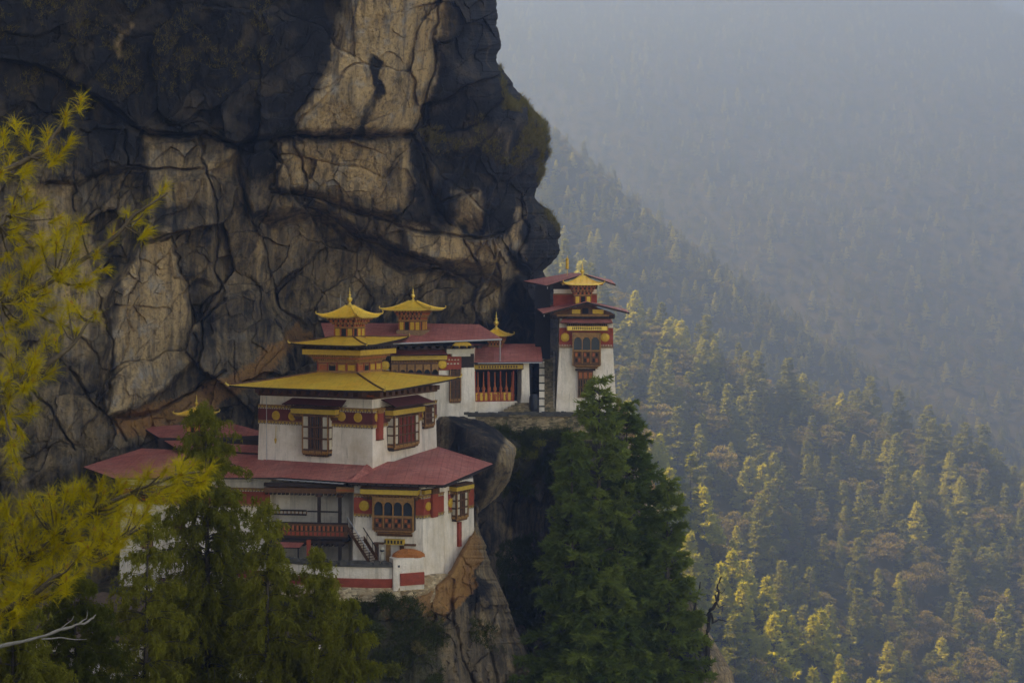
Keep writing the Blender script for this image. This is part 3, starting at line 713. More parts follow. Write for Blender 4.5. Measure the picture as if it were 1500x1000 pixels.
def cupola(parent, loc, cx, cy, th, zs, ws, fin, lift=.35, roofmat='goldroof', cols=3, edge=True, name='cupola'):
    """small shrine turret: panelled box, three stepped bracket tiers, flared gilt roof, finial. zs: base, top of box, eave, apex; ws: box, flare, eave half-widths"""
    cx -= loc[0]; cy -= loc[1]; z0, z1, z2, z3 = [z-loc[2] for z in zs]; a, b_, e = ws
    m = MB(); m.M = Matrix.Translation((cx, cy, 0)) @ Matrix.Rotation(-th, 4, 'Z')
    m.box(-a, a, -a, a, z0, z1, M['wood'])
    m.box(-a-.08, a+.08, -a-.08, a+.08, z0, z0+(z1-z0)*.14, M['woodlt']); m.box(-a-.06, a+.06, -a-.06, a+.06, z1-(z1-z0)*.12, z1, M['woodlt'])
    cw = 2*a/cols; hh0, hh1 = z0+(z1-z0)*.22, z1-(z1-z0)*.18
    for i in range(cols):
        x = -a+cw*i+cw*.16
        for s_ in (0, 1, 2, 3):
            m2 = m.M.copy(); m.M = m.M @ Matrix.Rotation(s_*math.pi/2, 4, 'Z')
            k = 'disc' if (i+s_) % 4 != 1 else 'dark'
            m.box(x, x+cw*.68, -a-.05, -a+.01, hh0, hh1, M[k]); m.box(x-cw*.16-.03, x-cw*.16+.06, -a-.09, -a+.01, hh0, hh1, M['orange'])
            m.M = m2
    body = m.build(name, parent)
    g = MB(); g.M = m.M.copy(); nt_ = 4
    for k in range(nt_):
        t0, t1 = k/nt_, (k+1)/nt_; za, zb = z1+(z2-z1)*t0, z1+(z2-z1)*t1; h_ = a+(b_-a)*t0; h2 = a+(b_-a)*t1
        g.box(-h_, h_, -h_, h_, za, zb-(zb-za)*.2, M['maroon' if k % 2 else 'wooddk']); g.box(-h2, h2, -h2, h2, zb-(zb-za)*.2, zb, M['woodlt' if k % 2 else 'wood'])
        m2 = g.M.copy()
        for s_ in range(4):
            g.M = m2 @ Matrix.Rotation(s_*math.pi/2, 4, 'Z')
            n = max(4, int(2*h_/(.34 if k % 2 else .5)))
            for i in range(n):
                x = -h_+2*h_*i/n; g.box(x+h_/n*.3, x+h_/n*1.2, -h2+.03, -h_+.02, za+.01, zb-(zb-za)*.2-.003, M['woodlt'] if k % 2 else M['orange'])
        g.M = m2
    g.build('bracket_tier', body)
    r_ = MB(); E = rot4(cx, cy, e, e, z2+.06, th); T = rot4(cx, cy, .12*e, .12*e, z3, th)
    roof_hip(r_, E, T, 1.5, lift, .10, M[roofmat], M['gold'] if edge else M['wooddk']); hip_lines(r_, E, T, 1.5, lift, M['gold'], .05*max(1, e/2.5))
    for p in E:                                                     # curled corner horns
        d = Vector((p[0]-cx, p[1]-cy, 0)).normalized(); q = Vector(p)+Vector((0, 0, lift))
        r_.tube([q-d*.1, q+d*.18+Vector((0,0,.04)), q+d*.24+Vector((0,0,.22)), q+d*.12+Vector((0,0,.34))], [.08, .08, .07, .03], M['gold'], 6)
    r_.build('roof', body)
    finial(body, cx, cy, z3-.05, fin)
    return body
def sheet(parent, name, polys, th=.14, mat='redroof', loc=(0,0,0), edge='wooddk'):
    m = MB()
    for pl in polys: m.slab([tuple(Vector(p)-Vector(loc)) for p in pl], th, M[mat], M[edge])
    return m.build(name, parent)
def rail(f, m, u0, u1, w0, w1, off, mat, mat2, step=.35, t=.09):
    m.box(u0, u1, off-t, off+t, w1-.14, w1, mat); m.box(u0, u1, off-t, off+t, w0, w0+.14, mat)
    n = int((u1-u0)/step)
    for i in range(n+1):
        x = u0+(u1-u0)*i/n; m.box(x-.05, x+.05, off-t*.5, off+t*.5, w0+.14, w1-.14, mat2)

# ================= 1. the temple with stepped gold roofs
TH = R(26); C0 = Vector(xy(545, 139)); uF = Vector((math.cos(TH), -math.sin(TH))); uB = Vector((math.sin(TH), math.cos(TH)))
FL = C0 - uF*13.3; BR = C0 + uB*12.6; BL = FL + uB*12.6
ctr = (C0+BL)/2; loc = (ctr.x, ctr.y, -17.5)
T1 = thing('temple', 'white temple with three stepped gold roofs standing on the crag in front of the cliff', 'temple', loc)
ft = Face(FL, C0, loc); fr = Face(C0, BR, loc)
def L(v): return (v[0]-loc[0], v[1]-loc[1], v[2]-loc[2])
zt = -10.35
walls(T1, loc, [FL, C0, BR, BL], -20.0, zt, M['white'], .35)
for f_, a, b in ((ft, 0, ft.L), (fr, 0, fr.L)):
    frieze(T1, f_, a-.12, b+.12, -13.2, -11.22, off=.14)
m = MB()                                                            # dark timber eaves storey between wall head and roof
m.loft([ring([FL, C0, BR, BL], zt, loc, -.5), ring([FL, C0, BR, BL], -9.25, loc, -.3)], M['wooddk'])
m.loft([ring([FL, C0, BR, BL], zt+.02, loc, .25), ring([FL, C0, BR, BL], zt+.22, loc, .3)], M['wood'])
for f_ in (ft, fr):
    m.M = f_.M
    dentils(m, 0, f_.L, zt+.3, zt+.75, -.4, .9, M['wood'], 1.1)
    dentils(m, 0, f_.L, zt+.26, zt+.44, -.2, .2, M['orange'], .5)
m.M = Matrix.Identity(4); m.build('eaves_storey', T1)
for px, py in ((406, 608), (430, 609), (502, 609.5), (526, 611)):
    u = ft.u(px); disc(T1, ft, u, ft.w(py, u), .47, .2)
for px, py in ((550, 610.5), (619, 605.5)):
    u = fr.u(px); disc(T1, fr, u, fr.w(py, u), .47, .2)
bw = bay_lattice(T1, ft, ft.rect(443, 481, 606, 667, .8), .85, 3, cols=4, pale=(1, 1))
u0, u1, _, _ = ft.rect(426, 491, 595, 604, .9); cornice(T1, ft, u0, u1, -12.0, -11.35, .95)
u0, u1, _, _ = ft.rect(414, 502, 590, 595, 1.2); awning(T1, ft, u0, u1, -11.0, .55, 1.35, mat='maroon')
m = fr.mb(); u0, u1, w0, w1 = fr.rect(553, 560.5, 605, 643, .3); m.box(u0, u1, 0, .4, w0, w1, M['redband']); m.box(u0-.05, u1+.05, 0, .45, w1, w1+.35, M['woodlt']); m.box(u0-.04, u1+.04, 0, .44, w0-.1, w0, M['wood'])
m.build('shutter_box', T1)
u0, u1, w0, w1 = fr.rect(577, 613, 606, 656, .9); bay_lattice(T1, fr, (u0, u1, w0, w1), 1.0, 3, cols=6, pale=(1, 1), bar='redband')
cornice(T1, fr, u0-.5, u1+.9, w1-.02, w1+.65, 1.15); awning(T1, fr, u0-1.3, u1+1.7, w1+1.0, .7, 1.9, mat='maroon')
u0, u1, w0, w1 = fr.rect(623, 637, 594, 627, .5); bay_lattice(T1, fr, (u0, u1, w0, w1), .5, 3, cols=3, pale=(0, 1), foot=False)
m = ft.mb(); u = ft.u(394.5); m.tube([(u, .5, -10.4), (u, .42, -19.)], .035, M['grey'], 5)
u = ft.u(406.5); m.tube([(u, .25, -13.3), (u, .32, -14.6)], .03, M['yellow'], 4); m.lathe(u, .35, [(.10, -14.6), (.12, -14.75), (.05, -15.1)], M['disc'], 8); m.build('drain_rod', T1)
# the three roofs and turrets between them
def hat(z, px): k = (px-750)/F; Y = z*F; return k
def at_z(px, py, z): Y = z*F/(HY-py); return Vector(((px-750)/F*Y, Y, z))
e1 = at_z(335, 565.5, -9.2); e2 = at_z(563, 573.5, -9.2); e3 = at_z(673, 553.5, -9.05); e4 = e1 + (e3-e2)
tt = lambda cx, cy, a, z: rot4(cx, cy, a, a, z, TH)
cc = (ctr.x+.1, ctr.y-.4)
m = MB(); E = [L(e1), L(e2), L(e3), L(e4)]; T = [L(p) for p in tt(cc[0], cc[1], 2.4, -8.05)]
roof_hip(m, E, T, 1.12, .12, .16, M['goldroof'], M['wooddk'], 12); hip_lines(m, E, T, 1.12, .12, M['wood'], .10)
for p in E:
    d = (Vector(p)-Vector((cc[0]-loc[0], cc[1]-loc[1], p[2]))).normalized(); q = Vector(p)+Vector((0, 0, .12))
    m.tube([q-d*.2, q+d*.15, q+d*.32+Vector((0, 0, .2)), q+d*.2+Vector((0, 0, .42))], [.10, .11, .08, .03], M['gold'], 6)
big = m.build('lower_gold_roof', T1)
m = MB(); m.M = Matrix.Translation(L((cc[0], cc[1], 0))) @ Matrix.Rotation(-TH, 4, 'Z')
a = 2.35; z0, z1 = -8.3, -7.05
m.box(-a, a, -a, a, z0, z1, M['maroon']); m.box(-a-.1, a+.1, -a-.1, a+.1, z0, z0+.42, M['woodlt'])
B4 = m.M.copy()
for s_ in range(4):
    m.M = B4 @ Matrix.Rotation(s_*math.pi/2, 4, 'Z')
    for i in range(4):
        x = -a+.12+i*(2*a-.1)/4; cwid = (2*a-.1)/4-.14
        m.box(x, x+cwid, -a-.05, -a+.01, z0+.42, z1-.1, M['woodlt'])
        if i == 1: arch(m, x+.15, x+cwid-.15, z0+.85, z1-.15, -a-.09, -a-.052, M['wood']); m.box(x+.12, x+cwid-.12, -a-.07, -a-.052, z0+.45, z1-.3, M['dark'])
        else: m.box(x+.13, x+cwid-.13, -a-.09, -a-.052, z0+.5, z1-.22, M['disc' if i != 0 else 'orange'])
        m.box(x-.13, x-.02, -a-.12, -a+.01, z0+.42, z1, M['redband'])
    for k, (za, zb, h_, mt) in enumerate(((z1, z1+.16, .10, 'woodlt'), (z1+.16, z1+.42, .2, 'wood'), (z1+.42, z1+.56, .42, 'orange'), (z1+.56, z1+.84, .55, 'wood'), (z1+.84, z1+1.36, 1.15, 'yellow'), (z1+1.36, z1+1.46, 1.2, 'wooddk'))):
        m.box(-a-h_, a+h_, -a-h_+.001*k, -a+.1, za, zb-.004, M[mt])
    dentils(m, -a-.3, a+.3, z1+.17, z1+.40, -a-.42, -a-.2, M['woodlt'], .26); dentils(m, -a-.6, a+.6, z1+.57, z1+.82, -a-.82, -a-.5, M['woodlt'], .26)
    dentils(m, -a-1.1, a+1.1, z1+1.47, z1+1.66, -a-1.5, -a-.6, M['wooddk'], .5)
m.M = B4; m.box(-a-.9, a+.9, -a-.9, a+.9, z1+.84, z1+1.9, M['wooddk']); m.build('lantern_storey', T1)
zr = -5.15
f1, f2, f3 = at_z(425, 503.5, zr), at_z(537, 507, zr), at_z(599, 493.8, zr+.1); f4 = f1 + (f3-f2)
m = MB(); E = [L(p) for p in (f1, f2, f3, f4)]; T = [L(p) for p in tt(cc[0], cc[1], 1.15, -4.42)]
roof_hip(m, E, T, 1.15, .15, .16, M['goldroof'], M['wooddk'], 10); hip_lines(m, E, T, 1.15, .15, M['wood'], .08)
for p in E:
    d = (Vector(p)-Vector((cc[0]-loc[0], cc[1]-loc[1], p[2]))).normalized(); q = Vector(p)+Vector((0, 0, .12))
    m.tube([q-d*.2, q+d*.12, q+d*.24+Vector((0, 0, .16)), q+d*.15+Vector((0, 0, .34))], [.08, .09, .06, .03], M['gold'], 6)
m.build('middle_gold_roof', T1)
cupola(T1, loc, cc[0], cc[1], TH, (-4.6, -3.4, -2.45, -1.22), (1.12, 1.85, 2.35), 1.9, lift=.3)
m = MB(); p = L(P(499, 480, 147)); m.tube([p, (p[0], p[1], p[2]+3.4)], .02, M['grey'], 4); m.build('lightning_rod', T1)

# ================= 2. the lower house with red roofs, balcony and stair
pA, pB, pC, pC1, pC2, pD = xy(519, 135.6), xy(620, 134.3), xy(649, 136.7), xy(650, 137.3), xy(656, 137.5), xy(693, 141.2)
loc = (-12, 139, -26.6)
T2 = thing('monastery_house', 'white house with faded red roofs, red frieze and timber balcony below the gold-roofed temple', 'building', loc)
fp = [pA, pB, pC, pC1, pC2, pD, xy(690, 150), xy(500, 150)]
walls(T2, loc, fp, -29, -18.3, M['white'], .22)
fa, fb, fcd = Face(pA, pB, loc), Face(pB, pC, loc), Face(pC2, pD, loc)
zr0, zr1 = -21.25, -19.0
frieze(T2, fa, -.02, fa.L+.1, zr0, zr1, .36, 'redband', .06); frieze(T2, fb, -.1, fb.L+.02, zr0, zr1, .36, 'redband', .06); frieze(T2, fcd, -.02, fcd.L, zr0, zr1, .36, 'redband', .06)
for f_, px, py, r in ((fa, 534, 740, .5), (fb, 626, 741, .42), (fcd, 659, 736, .45)):
    u = f_.u(px); disc(T2, f_, u, f_.w(py, u), r, .12)
bay_arched(T2, fa, fa.rect(545.5, 606, 728, 777, .8), 4, .85, .42)
u0, u1, _, _ = fa.rect(528, 612, 713, 725, 1); cornice(T2, fa, u0, u1, -18.95, -18.35, 1.15)
cornice(T2, fb, -.2, .9, -18.95, -18.45, .35, dent=False)
u0, u1, w0, w1 = fcd.rect(668, 685, 718, 762, .6); bay_lattice(T2, fcd, (u0, u1, w0, w1), .7, 3, cols=3, pale=(1, 1), foot=False)
cornice(T2, fcd, u0-.3, u1+.7, w1, w1+.55, .9)
m = fb.mb(); u0, u1, w0, w1 = fb.rect(632, 640, 715, 757, .25); m.box(u0, u1, 0, .4, w0, w1, M['redband']); m.box(u0-.12, u1+.12, 0, .5, w1-.5, w1+.02, M['wood']); m.build('shutter_box', T2)
m = fcd.mb(); u0, u1, w0, w1 = fcd.rect(672, 676, 764, 800, .35); m.box(u0, u1, .15, .38, w0, w1, M['redband']); m.build('drain_box', T2)
# roofs
zE = -17.8
E1, E2, E3 = at_z(511, 706, zE), at_z(650, 710, zE), at_z(722.5, 679, zE)
H1 = Vector((*xy(577, 141.9), -16.72)); K1 = Vector((*xy(540, 139.6), -16.5)); K2 = Vector((*xy(641, 151), -16.2))
sheet(T2, 'right_red_roof', [[E1, E2, H1, K1], [E2, E3, K2, H1]], loc=loc)
G1, G2 = at_z(504, 705, zE), at_z(392, 697.5, zE)
sheet(T2, 'left_red_roof', [[G2, G1, Vector((*xy(546, 139.4), -16.66)), Vector((*xy(384, 146.5), -16.45))], [G1, E1+Vector((0, 0, -.02)), Vector((*xy(545, 139.2), -17.2)), Vector((*xy(546, 139.4), -16.68))]], loc=loc)
m = MB()
for a, b in ((E1, E2), (E2, E3), (G2, G1)):                          # gutters and rafters
    d = (b-a).normalized(); n = Vector((d.y, -d.x, 0)); n = n if n.y < 0 else -n
    m.tube([Vector(L(a))+n*.08+Vector((0, 0, -.2)), Vector(L(b))+n*.08+Vector((0, 0, -.2))], .06, M['grey'] if a is G2 else M['wooddk'], 6)
    k = int((b-a).length/.8)
    for i in range(1, k):
        p = Vector(L(a.lerp(b, i/k))); m.tube([p+Vector((0, 0, -.28)), p-n*2.4+Vector((0, 0, -.05))], .07, M['wooddk'], 4)
m.build('rafter', T2)
# balcony bay
bA, bB = xy(396, 137.2), xy(506, 136.2); fbk = Face(xy(380, 141.5), xy(525, 140.0), loc); fbl = Face(bA, bB, loc)
m = fbk.mb(); m.box(-1.5, fbk.L, -.6, 0, -28.5, -18.0, M['white']); m.build('rear_wall', T2)
m = fbl.mb(); uL = fbl.L
m.box(-.5, uL, -4, .1, -23.95, -23.7, M['wooddk']); dentils(m, -.5, uL, -24.2, -23.948, -1.0, .2, M['wooddk'], .5); m.build('balcony_floor', T2); m = fbl.mb()
m.box(-.6, uL, -3.5, .12, -19.15, -18.65, M['wood']); m.box(-.6, uL+.2, -.2, .18, -18.55, -18.2, M['wooddk'])
dentils(m, -.5, uL, -19.35, -19.16, -.3, .12, M['wooddk'], .4)
m.build('eaves_beam', T2)
m = fbl.mb(); u0, u1, w0, w1 = fbl.rect(493, 522, 713, 722, .3); m.box(u0, u1+.2, -.2, .45, w0+.1, w1, M['woodlt']); m.box(u0, u1+.2, .3, .47, w0+.2, w1-.2, M['orange']); m.build('painted_beam', T2)
for px in (466.5, 497):
    m = fbl.mb(); u = fbl.u(px); m.box(u-.14, u+.14, -.35, -.08, -26.2, -18.7, M['wooddk']); m.box(u-.3, u+.3, -.38, -.05, -19.5, -19.16, M['wood']); m.build('post', T2)
m = fbl.mb(); u0, u1, w0, w1 = fbl.rect(408, 505, 765, 788, .1); h_ = (w1-w0)
m.box(u0, u1+.3, -.02, .12, w1-.12, w1+.02, M['wooddk']); m.box(u0, u1+.3, -.02, .14, w0, w0+.2, M['wooddk']); m.box(u0, u1+.3, 0, .1, w0+.2, w1-.12, M['wood'])
n = 15
for i in range(n):
    x = u0+(u1-u0)*i/n; m.box(x+.06, x+.22, .101, .13, w0+.75, w1-.3, M['orange']); m.box(x+.27, x+.38, .101, .12, w0+.7, w1-.35, M['dark']); m.box(x+.02, x+.3, .101, .14, w0+.28, w0+.6, M['redband'])
m.build('balustrade', T2)
m = fbl.mb(); u0, u1, w0, w1 = fbl.rect(398, 449, 746, 754, -2.5); rail(fbl, m, u0, u1, w0, w1, -2.5, M['wooddk'], M['woodlt'], .38)
u0, u1, w0, w1 = fbl.rect(450, 495, 748, 750, -1.5); m.box(u0, u1, -1.6, -1.5, w0, w1, M['wooddk']); m.build('inner_rail', T2)
p0, p1, q0, q1 = P(400, 801, 135), P(439, 801.5, 135), P(447, 793, 137), P(402, 792, 137.3)
sheet(T2, 'lean_to_roof', [[p0, p1, q0, q1]], loc=loc, th=.1)
m = MB()
for px in (405, 437): a = P(px, 803, 135.3); m = MB(); m.tube([L(a), L((a.x, a.y, -26.3))], .07, M['wooddk'], 5); m.build('lean_to_post', T2)
m = MB()
a = P(452.5, 790, 136.6); m.box(a.x-loc[0]-.2, a.x-loc[0]+.2, a.y-loc[1]-.2, a.y-loc[1]+.2, -26.4-loc[2], a.z-loc[2], M['redband']); m.build('lean_to_post', T2)
# wooden stair, rising to the left
m = MB(); a, b = P(547.5, 822, 133.2), P(515, 771, 136.0); d = (b-a)
for o in (-.5, .5):
    w_ = Vector((-d.y, d.x, 0)).normalized()*o
    q0, q1 = Vector(L(a+w_)), Vector(L(b+w_)); up = Vector((0, 0, .24))
    m.add([q0-up, q1-up, q1+up, q0+up, q0-up+w_*.12, q1-up+w_*.12, q1+up+w_*.12, q0+up+w_*.12], [(0,1,2,3), (7,6,5,4), (0,4,5,1), (3,2,6,7), (1,5,6,2), (0,3,7,4)], M['wood'])
    m.tube([q0+Vector((0, 0, .95)), q1+Vector((0, 0, .95))], .05, M['wooddk'] if o < 0 else M['grey'], 5)
    for k in range(5): q = q0.lerp(q1, k/4); m.tube([q, q+Vector((0, 0, .95))], .035, M['wooddk'], 4)
w_ = Vector((-d.y, d.x, 0)).normalized()*.5
for k in range(14):
    q = Vector(L(a.lerp(b, (k+.5)/14))); m.add([q-w_+Vector((-.14, 0, 0)), q+w_+Vector((-.14, 0, 0)), q+w_+Vector((.14, 0, 0)), q-w_+Vector((.14, 0, 0)),
        q-w_+Vector((-.14, 0, -.05)), q+w_+Vector((-.14, 0, -.05)), q+w_+Vector((.14, 0, -.05)), q-w_+Vector((.14, 0, -.05))], [(0,1,2,3),(7,6,5,4),(0,4,5,1),(1,5,6,2),(2,6,7,3),(3,7,4,0)], M['wood'])
m.build('stair', T2)
# doorway
m = fa.mb(); u0, u1, w0, w1 = fa.rect(563.5, 592, 789.5, 797, .4); m.box(u0, u1, 0, .5, w0, w1, M['yellow']); dentils(m, u0, u1, w0+.1, w1-.08, .5, .56, M['wooddk'], .3)
u0, u1, w0, w1 = fa.rect(566, 572, 796, 822, .2); m.box(u0, u1, 0, .35, w0, w1, M['woodlt'])
u0, u1, w0, w1 = fa.rect(572, 586, 797, 822, .1); m.box(u0, u1, 0, .08, w0, w1, M['dark']); u0, u1, w0, w1 = fa.rect(586, 592, 799, 822, .2); m.box(u0, u1, 0, .35, w0, w1, M['wood'])
u0, u1, w0, w1 = fa.rect(547, 562, 794, 796.5, .3); m.box(u0, u1, 0, .45, w0, w1, M['wood']); u0, u1, w0, w1 = fa.rect(549, 554, 797, 822, .3); m.box(u0, u1, 0, .25, w0, w1, M['wood'])
u0, u1, w0, w1 = fa.rect(554, 563, 797, 822, .1); m.box(u0, u1, 0, .06, w0, w1, M['dark']); u0, u1, w0, w1 = fa.rect(592, 609, 796.5, 799, .3); m.box(u0, u1, 0, .45, w0, w1, M['wood'])
m.build('doorway', T2)
m = MB(); a = P(560, 822, 133.9)                                      # pale stove pot stood in the doorway
m.lathe(a.x, a.y, [(.22, a.z-.1), (.26, a.z+.35), (.20, a.z+.6), (.12, a.z+.75), (.17, a.z+.95), (.20, a.z+1.2), (.10, a.z+1.35)], M['paper'], 12)
m.lathe(a.x, a.y, [(.21, a.z+.96), (.22, a.z+1.1), (.19, a.z+1.12)], M['glass'], 12)
tag(m.build('incense_pot', smooth=True), 'pale grey pot standing in the doorway at the foot of the wooden stair', 'pot')

# ================= 3. courtyard parapet, masonry foot, cloth heap
loc = (-14, 132, -28)
T3 = thing('parapet_wall', 'curved white parapet with red band and dark stone coping in front of the lower house', 'wall', loc)
path = [xy(350, 137), xy(405, 134.6), xy(440, 133.4), xy(490, 132.4), xy(540, 131.9), xy(586, 131.9)]
def strip(m, path, z0, z1, t, mat, out=0.0, wob=0.0, bat=0.0):
    n = len(path); nr_ = []
    for i in range(n):
        a, b = Vector((*path[max(i-1, 0)], 0)), Vector((*path[min(i+1, n-1)], 0)); d = (b-a).normalized(); q = Vector((d.y, -d.x, 0)); q = q if q.y < 0 else -q; nr_.append(q)
    f_ = [Vector((*p, 0))+nr_[i]*out for i, p in enumerate(path)]; k_ = [f_[i]-nr_[i]*t for i in range(n)]
    vs = []
    for i in range(n):
        wz = random.uniform(-wob, wob)
        for q, z in ((f_[i]+nr_[i]*bat, z0), (f_[i], z1+wz), (k_[i], z1+wz), (k_[i], z0)): vs.append(L((q.x, q.y, z)))
    fs = []
    for i in range(n-1):
        for j in range(4): fs.append((i*4+j, i*4+(j+1)%4, (i+1)*4+(j+1)%4, (i+1)*4+j))
    fs += [(0, 1, 2, 3), tuple(4*(n-1)+j for j in (3, 2, 1, 0))]
    m.add(vs, fs, mat)
random.seed(4)
dense = []
for (a, b) in zip(path[:-1], path[1:]):
    for k in range(6): dense.append((a[0]+(b[0]-a[0])*k/6, a[1]+(b[1]-a[1])*k/6))
dense.append(path[-1])
m = MB(); strip(m, dense, -26.45, -25.35, .5, M['white'], 0, .0); strip(m, dense, -28.5, -27.25, .8, M['masonry'], .12, bat=.2); m.build('wall', T3)
m = MB(); strip(m, dense, -27.25, -26.42, .5, M['redband'], .05); m.build('red_band', T3)
m = MB(); strip(m, dense, -25.33, -25.12, .95, M['slate'], .16, .05)
for i, p in enumerate(dense[:-1]):
    for k in range(2):
        q = (p[0]+random.uniform(-.2, .4), p[1]+random.uniform(0, .5)); s_ = random.uniform(.18, .34)
        m.box(q[0]-s_-loc[0], q[0]+s_-loc[0], q[1]-s_*.7-loc[1], q[1]+s_*.7-loc[1], -25.2-loc[2], -24.98+random.uniform(0, .18)-loc[2], M['slate'])
m.build('coping', T3)
blk = [xy(576, 131.6), xy(621, 132.7)]
m = MB(); strip(m, blk, -27.5, -24.55, 1.3, M['white'], 0.02, .0); m.build('end_block', T3)
m = MB(); strip(m, [xy(586, 131.8), xy(621.3, 132.65)], -27.05, -25.95, 1.36, M['redband'], 0.10, .06); m.build('red_panel', T3)
loc = (-6, 136, -30)
T3b = thing('rubble_wall', 'rough whitewashed rubble masonry footing below the right corner of the lower house', 'wall', loc)
m = MB(); strip(m, [xy(522, 132.7), xy(560, 132.4), xy(600, 132.8), xy(624, 133.4), xy(640, 134.9), xy(655, 136.4)], -28.9, -26.6, 2.5, M['masonry'], .25, .35, .2); m.build('wall', T3b)
loc = (0, 0, 0)
bmv = []
m = MB(); rs = []
for j, (rr, hh) in enumerate(((1.0, 0), (.93, .3), (.7, .55), (.4, .7), (.1, .75))):
    rg_ = []
    for k in range(20):
        a = 2*math.pi*k/20; q = 1 + .08*math.sin(5*a+j); c = P(598, 808, 132.9)
        rg_.append((c.x+1.55*rr*q*math.cos(a), c.y+.62*rr*q*math.sin(a), -24.58+hh*1.0*(1+.06*math.sin(7*a))))
    rs.append(rg_)
m.loft(rs, M['cloth']); o = m.build('orange_cloth', smooth=False)
tag(o, 'heap of orange-brown matting on the white end block of the parapet', 'matting')

# ================= 4. left wing, chapel roof, lower roofs
loc = (-29, 142, -38)
T4 = thing('wing_building', 'tall white left wing with a broad faded red roof half hidden behind the drooping tree', 'building', loc)
wA, wB = xy(178, 142.5), xy(396, 139.8)
walls(T4, loc, [wA, wB, xy(398, 152), xy(200, 154)], -40, -17.9, M['white'], .4)
fw = Face(wA, wB, loc)
frieze(T4, fw, 0, fw.L, -21.0, -19.1, .36, 'redband', .1)
for px, py in ((215, 790), (262, 770), (330, 775), (240, 860), (345, 850)):
    u0, u1, w0, w1 = fw.rect(px-8, px+8, py-14, py+14, .3); bay_lattice(T4, fw, (u0, u1, w0, w1), .35, 2, cols=3, pale=(0, 0), foot=False)
sheet(T4, 'red_roof', [[at_z(122, 683.5, -17.35), at_z(167, 700, -17.75), at_z(412, 699, -17.82), Vector((*xy(392, 147), -16.5)), Vector((*xy(207, 151), -16.4))]], loc=loc)
loc = (-27, 153, -17)
T5 = thing('chapel', 'small dark-red-roofed chapel with gilt turret against the rock left of the temple', 'chapel', loc)
walls(T5, loc, [xy(232, 151), xy(388, 150), xy(392, 158), xy(240, 159)], -17.5, -15.4, M['wooddk'], .05)
sheet(T5, 'red_roof', [[P(258, 656, 147.5), P(389, 664, 146.5), P(392, 634, 156), P(330, 617, 158), P(262, 622, 158), P(207, 624.5, 158)]], loc=loc, th=.18)
c = P(288, 615, 152); cupola(T5, loc, c.x, c.y, R(20), (-14.9, -13.8, -12.9, -12.15), (.75, 1.1, 1.6), 1.4, lift=.12)
loc = (-38, 122, -40)
T6 = thing('lower_house', 'low house with brown shingle roof and whitewashed wall in the shade at the bottom left', 'building', loc)
walls(T6, loc, [xy(45, 119), xy(215, 119.5), xy(225, 126), xy(40, 126)], -42, -28.9, M['white'], .2)
f6 = Face(xy(45, 119), xy(215, 119.5), loc)
for px in (75, 120, 165):
    bay_lattice(T6, f6, f6.rect(px-9, px+9, 955, 985, .3), .3, 2, cols=2, pale=(0, 0), foot=False)
sheet(T6, 'shingle_roof', [[P(35, 931, 116), P(232, 940, 116.5), P(245, 880, 127), P(150, 866, 127), P(60, 884, 127)]], loc=loc, th=.25, mat='brownroof')
loc = (-17, 124, -40)
T6b = thing('outbuilding', 'brown-roofed outbuilding with a small gilt finial behind the lower trunk of the drooping tree', 'building', loc)
walls(T6b, loc, [xy(345, 127), xy(470, 127.5), xy(465, 131), xy(350, 131)], -42, -31.6, M['white'], .2)
sheet(T6b, 'shingle_roof', [[P(330, 968, 124.5), P(482, 972, 125), P(470, 925, 131), P(350, 922, 131)]], loc=loc, th=.25, mat='brownroof')
c = P(383, 925, 129); finial(T6b, c.x-loc[0], c.y-loc[1], c.z-loc[2], 1.2)

# ================= 5. the upper hall
loc = (-9, 165, -14)
T7 = thing('assembly_hall', 'long red-roofed hall with gilt turret in the cave behind the gold-roofed temple', 'hall', loc)
hA, hB = xy(548, 162.5), xy(694, 166); fh = Face(hA, hB, loc)
walls(T7, loc, [hA, hB, xy(696, 173), xy(540, 172)], -17, -6.3, M['white'], .25)
sheet(T7, 'red_roof', [[P(480, 507, 158.5), P(590, 502, 161), P(736, 496, 166.5), P(702, 475, 174.5), P(620, 473.5, 174), P(470, 473, 172.5)]], loc=loc, th=.2, edge='wooddk')
m = MB(); m.tube([L(P(505, 507, 159.1)), L(P(590, 503, 161-.05)), L(P(735, 497, 166.3))], .09, M['grey'], 6); m.tube([L(P(732.5, 497, 166.2)), L(P(732.5, 529, 166.6))], .06, M['grey'], 6); m.build('gutter', T7)
m = fh.mb(); m.box(-2, fh.L-.5, -.3, .5, -7.0, -6.31, M['wooddk'])
m.box(0, fh.L, 0, .12, -8.6, -7.0, M['wooddk'])
dentils(m, -2, fh.L+1, -6.3, -6.05, -.3, 1.6, M['wooddk'], .9); m.build('eaves_storey', T7)
u0, u1, w0, w1 = fh.rect(556, 655, 511, 520, 1.2); awning(T7, fh, u0, u1, w0+.05, .75, 1.5, mat='maroon')
u0, u1, w0, w1 = fh.rect(573, 655, 520, 528, .8); cornice(T7, fh, u0, u1, w0, w1, .8)
m = fh.mb(); u0, u1, w0, w1 = fh.rect(572, 643, 530, 560, .5); m.box(u0, u1, 0, .5, w0, w1, M['wood'])
n = 6; cw = (u1-u0)/n
for i in range(n):
    a = u0+i*cw; m.box(a+.12, a+cw-.12, .501, .52, w0, w1-.9, M['dark']); arch(m, a+.1, a+cw-.1, w1-1.3, w1-.3, .525, .62, M['woodlt'])
m.build('arched_gallery', T7)
for px, py in ((564, 535), (648, 533.5)): u = fh.u(px, .5); disc(T7, fh, u, fh.w(py, u, .5), .52, .55)
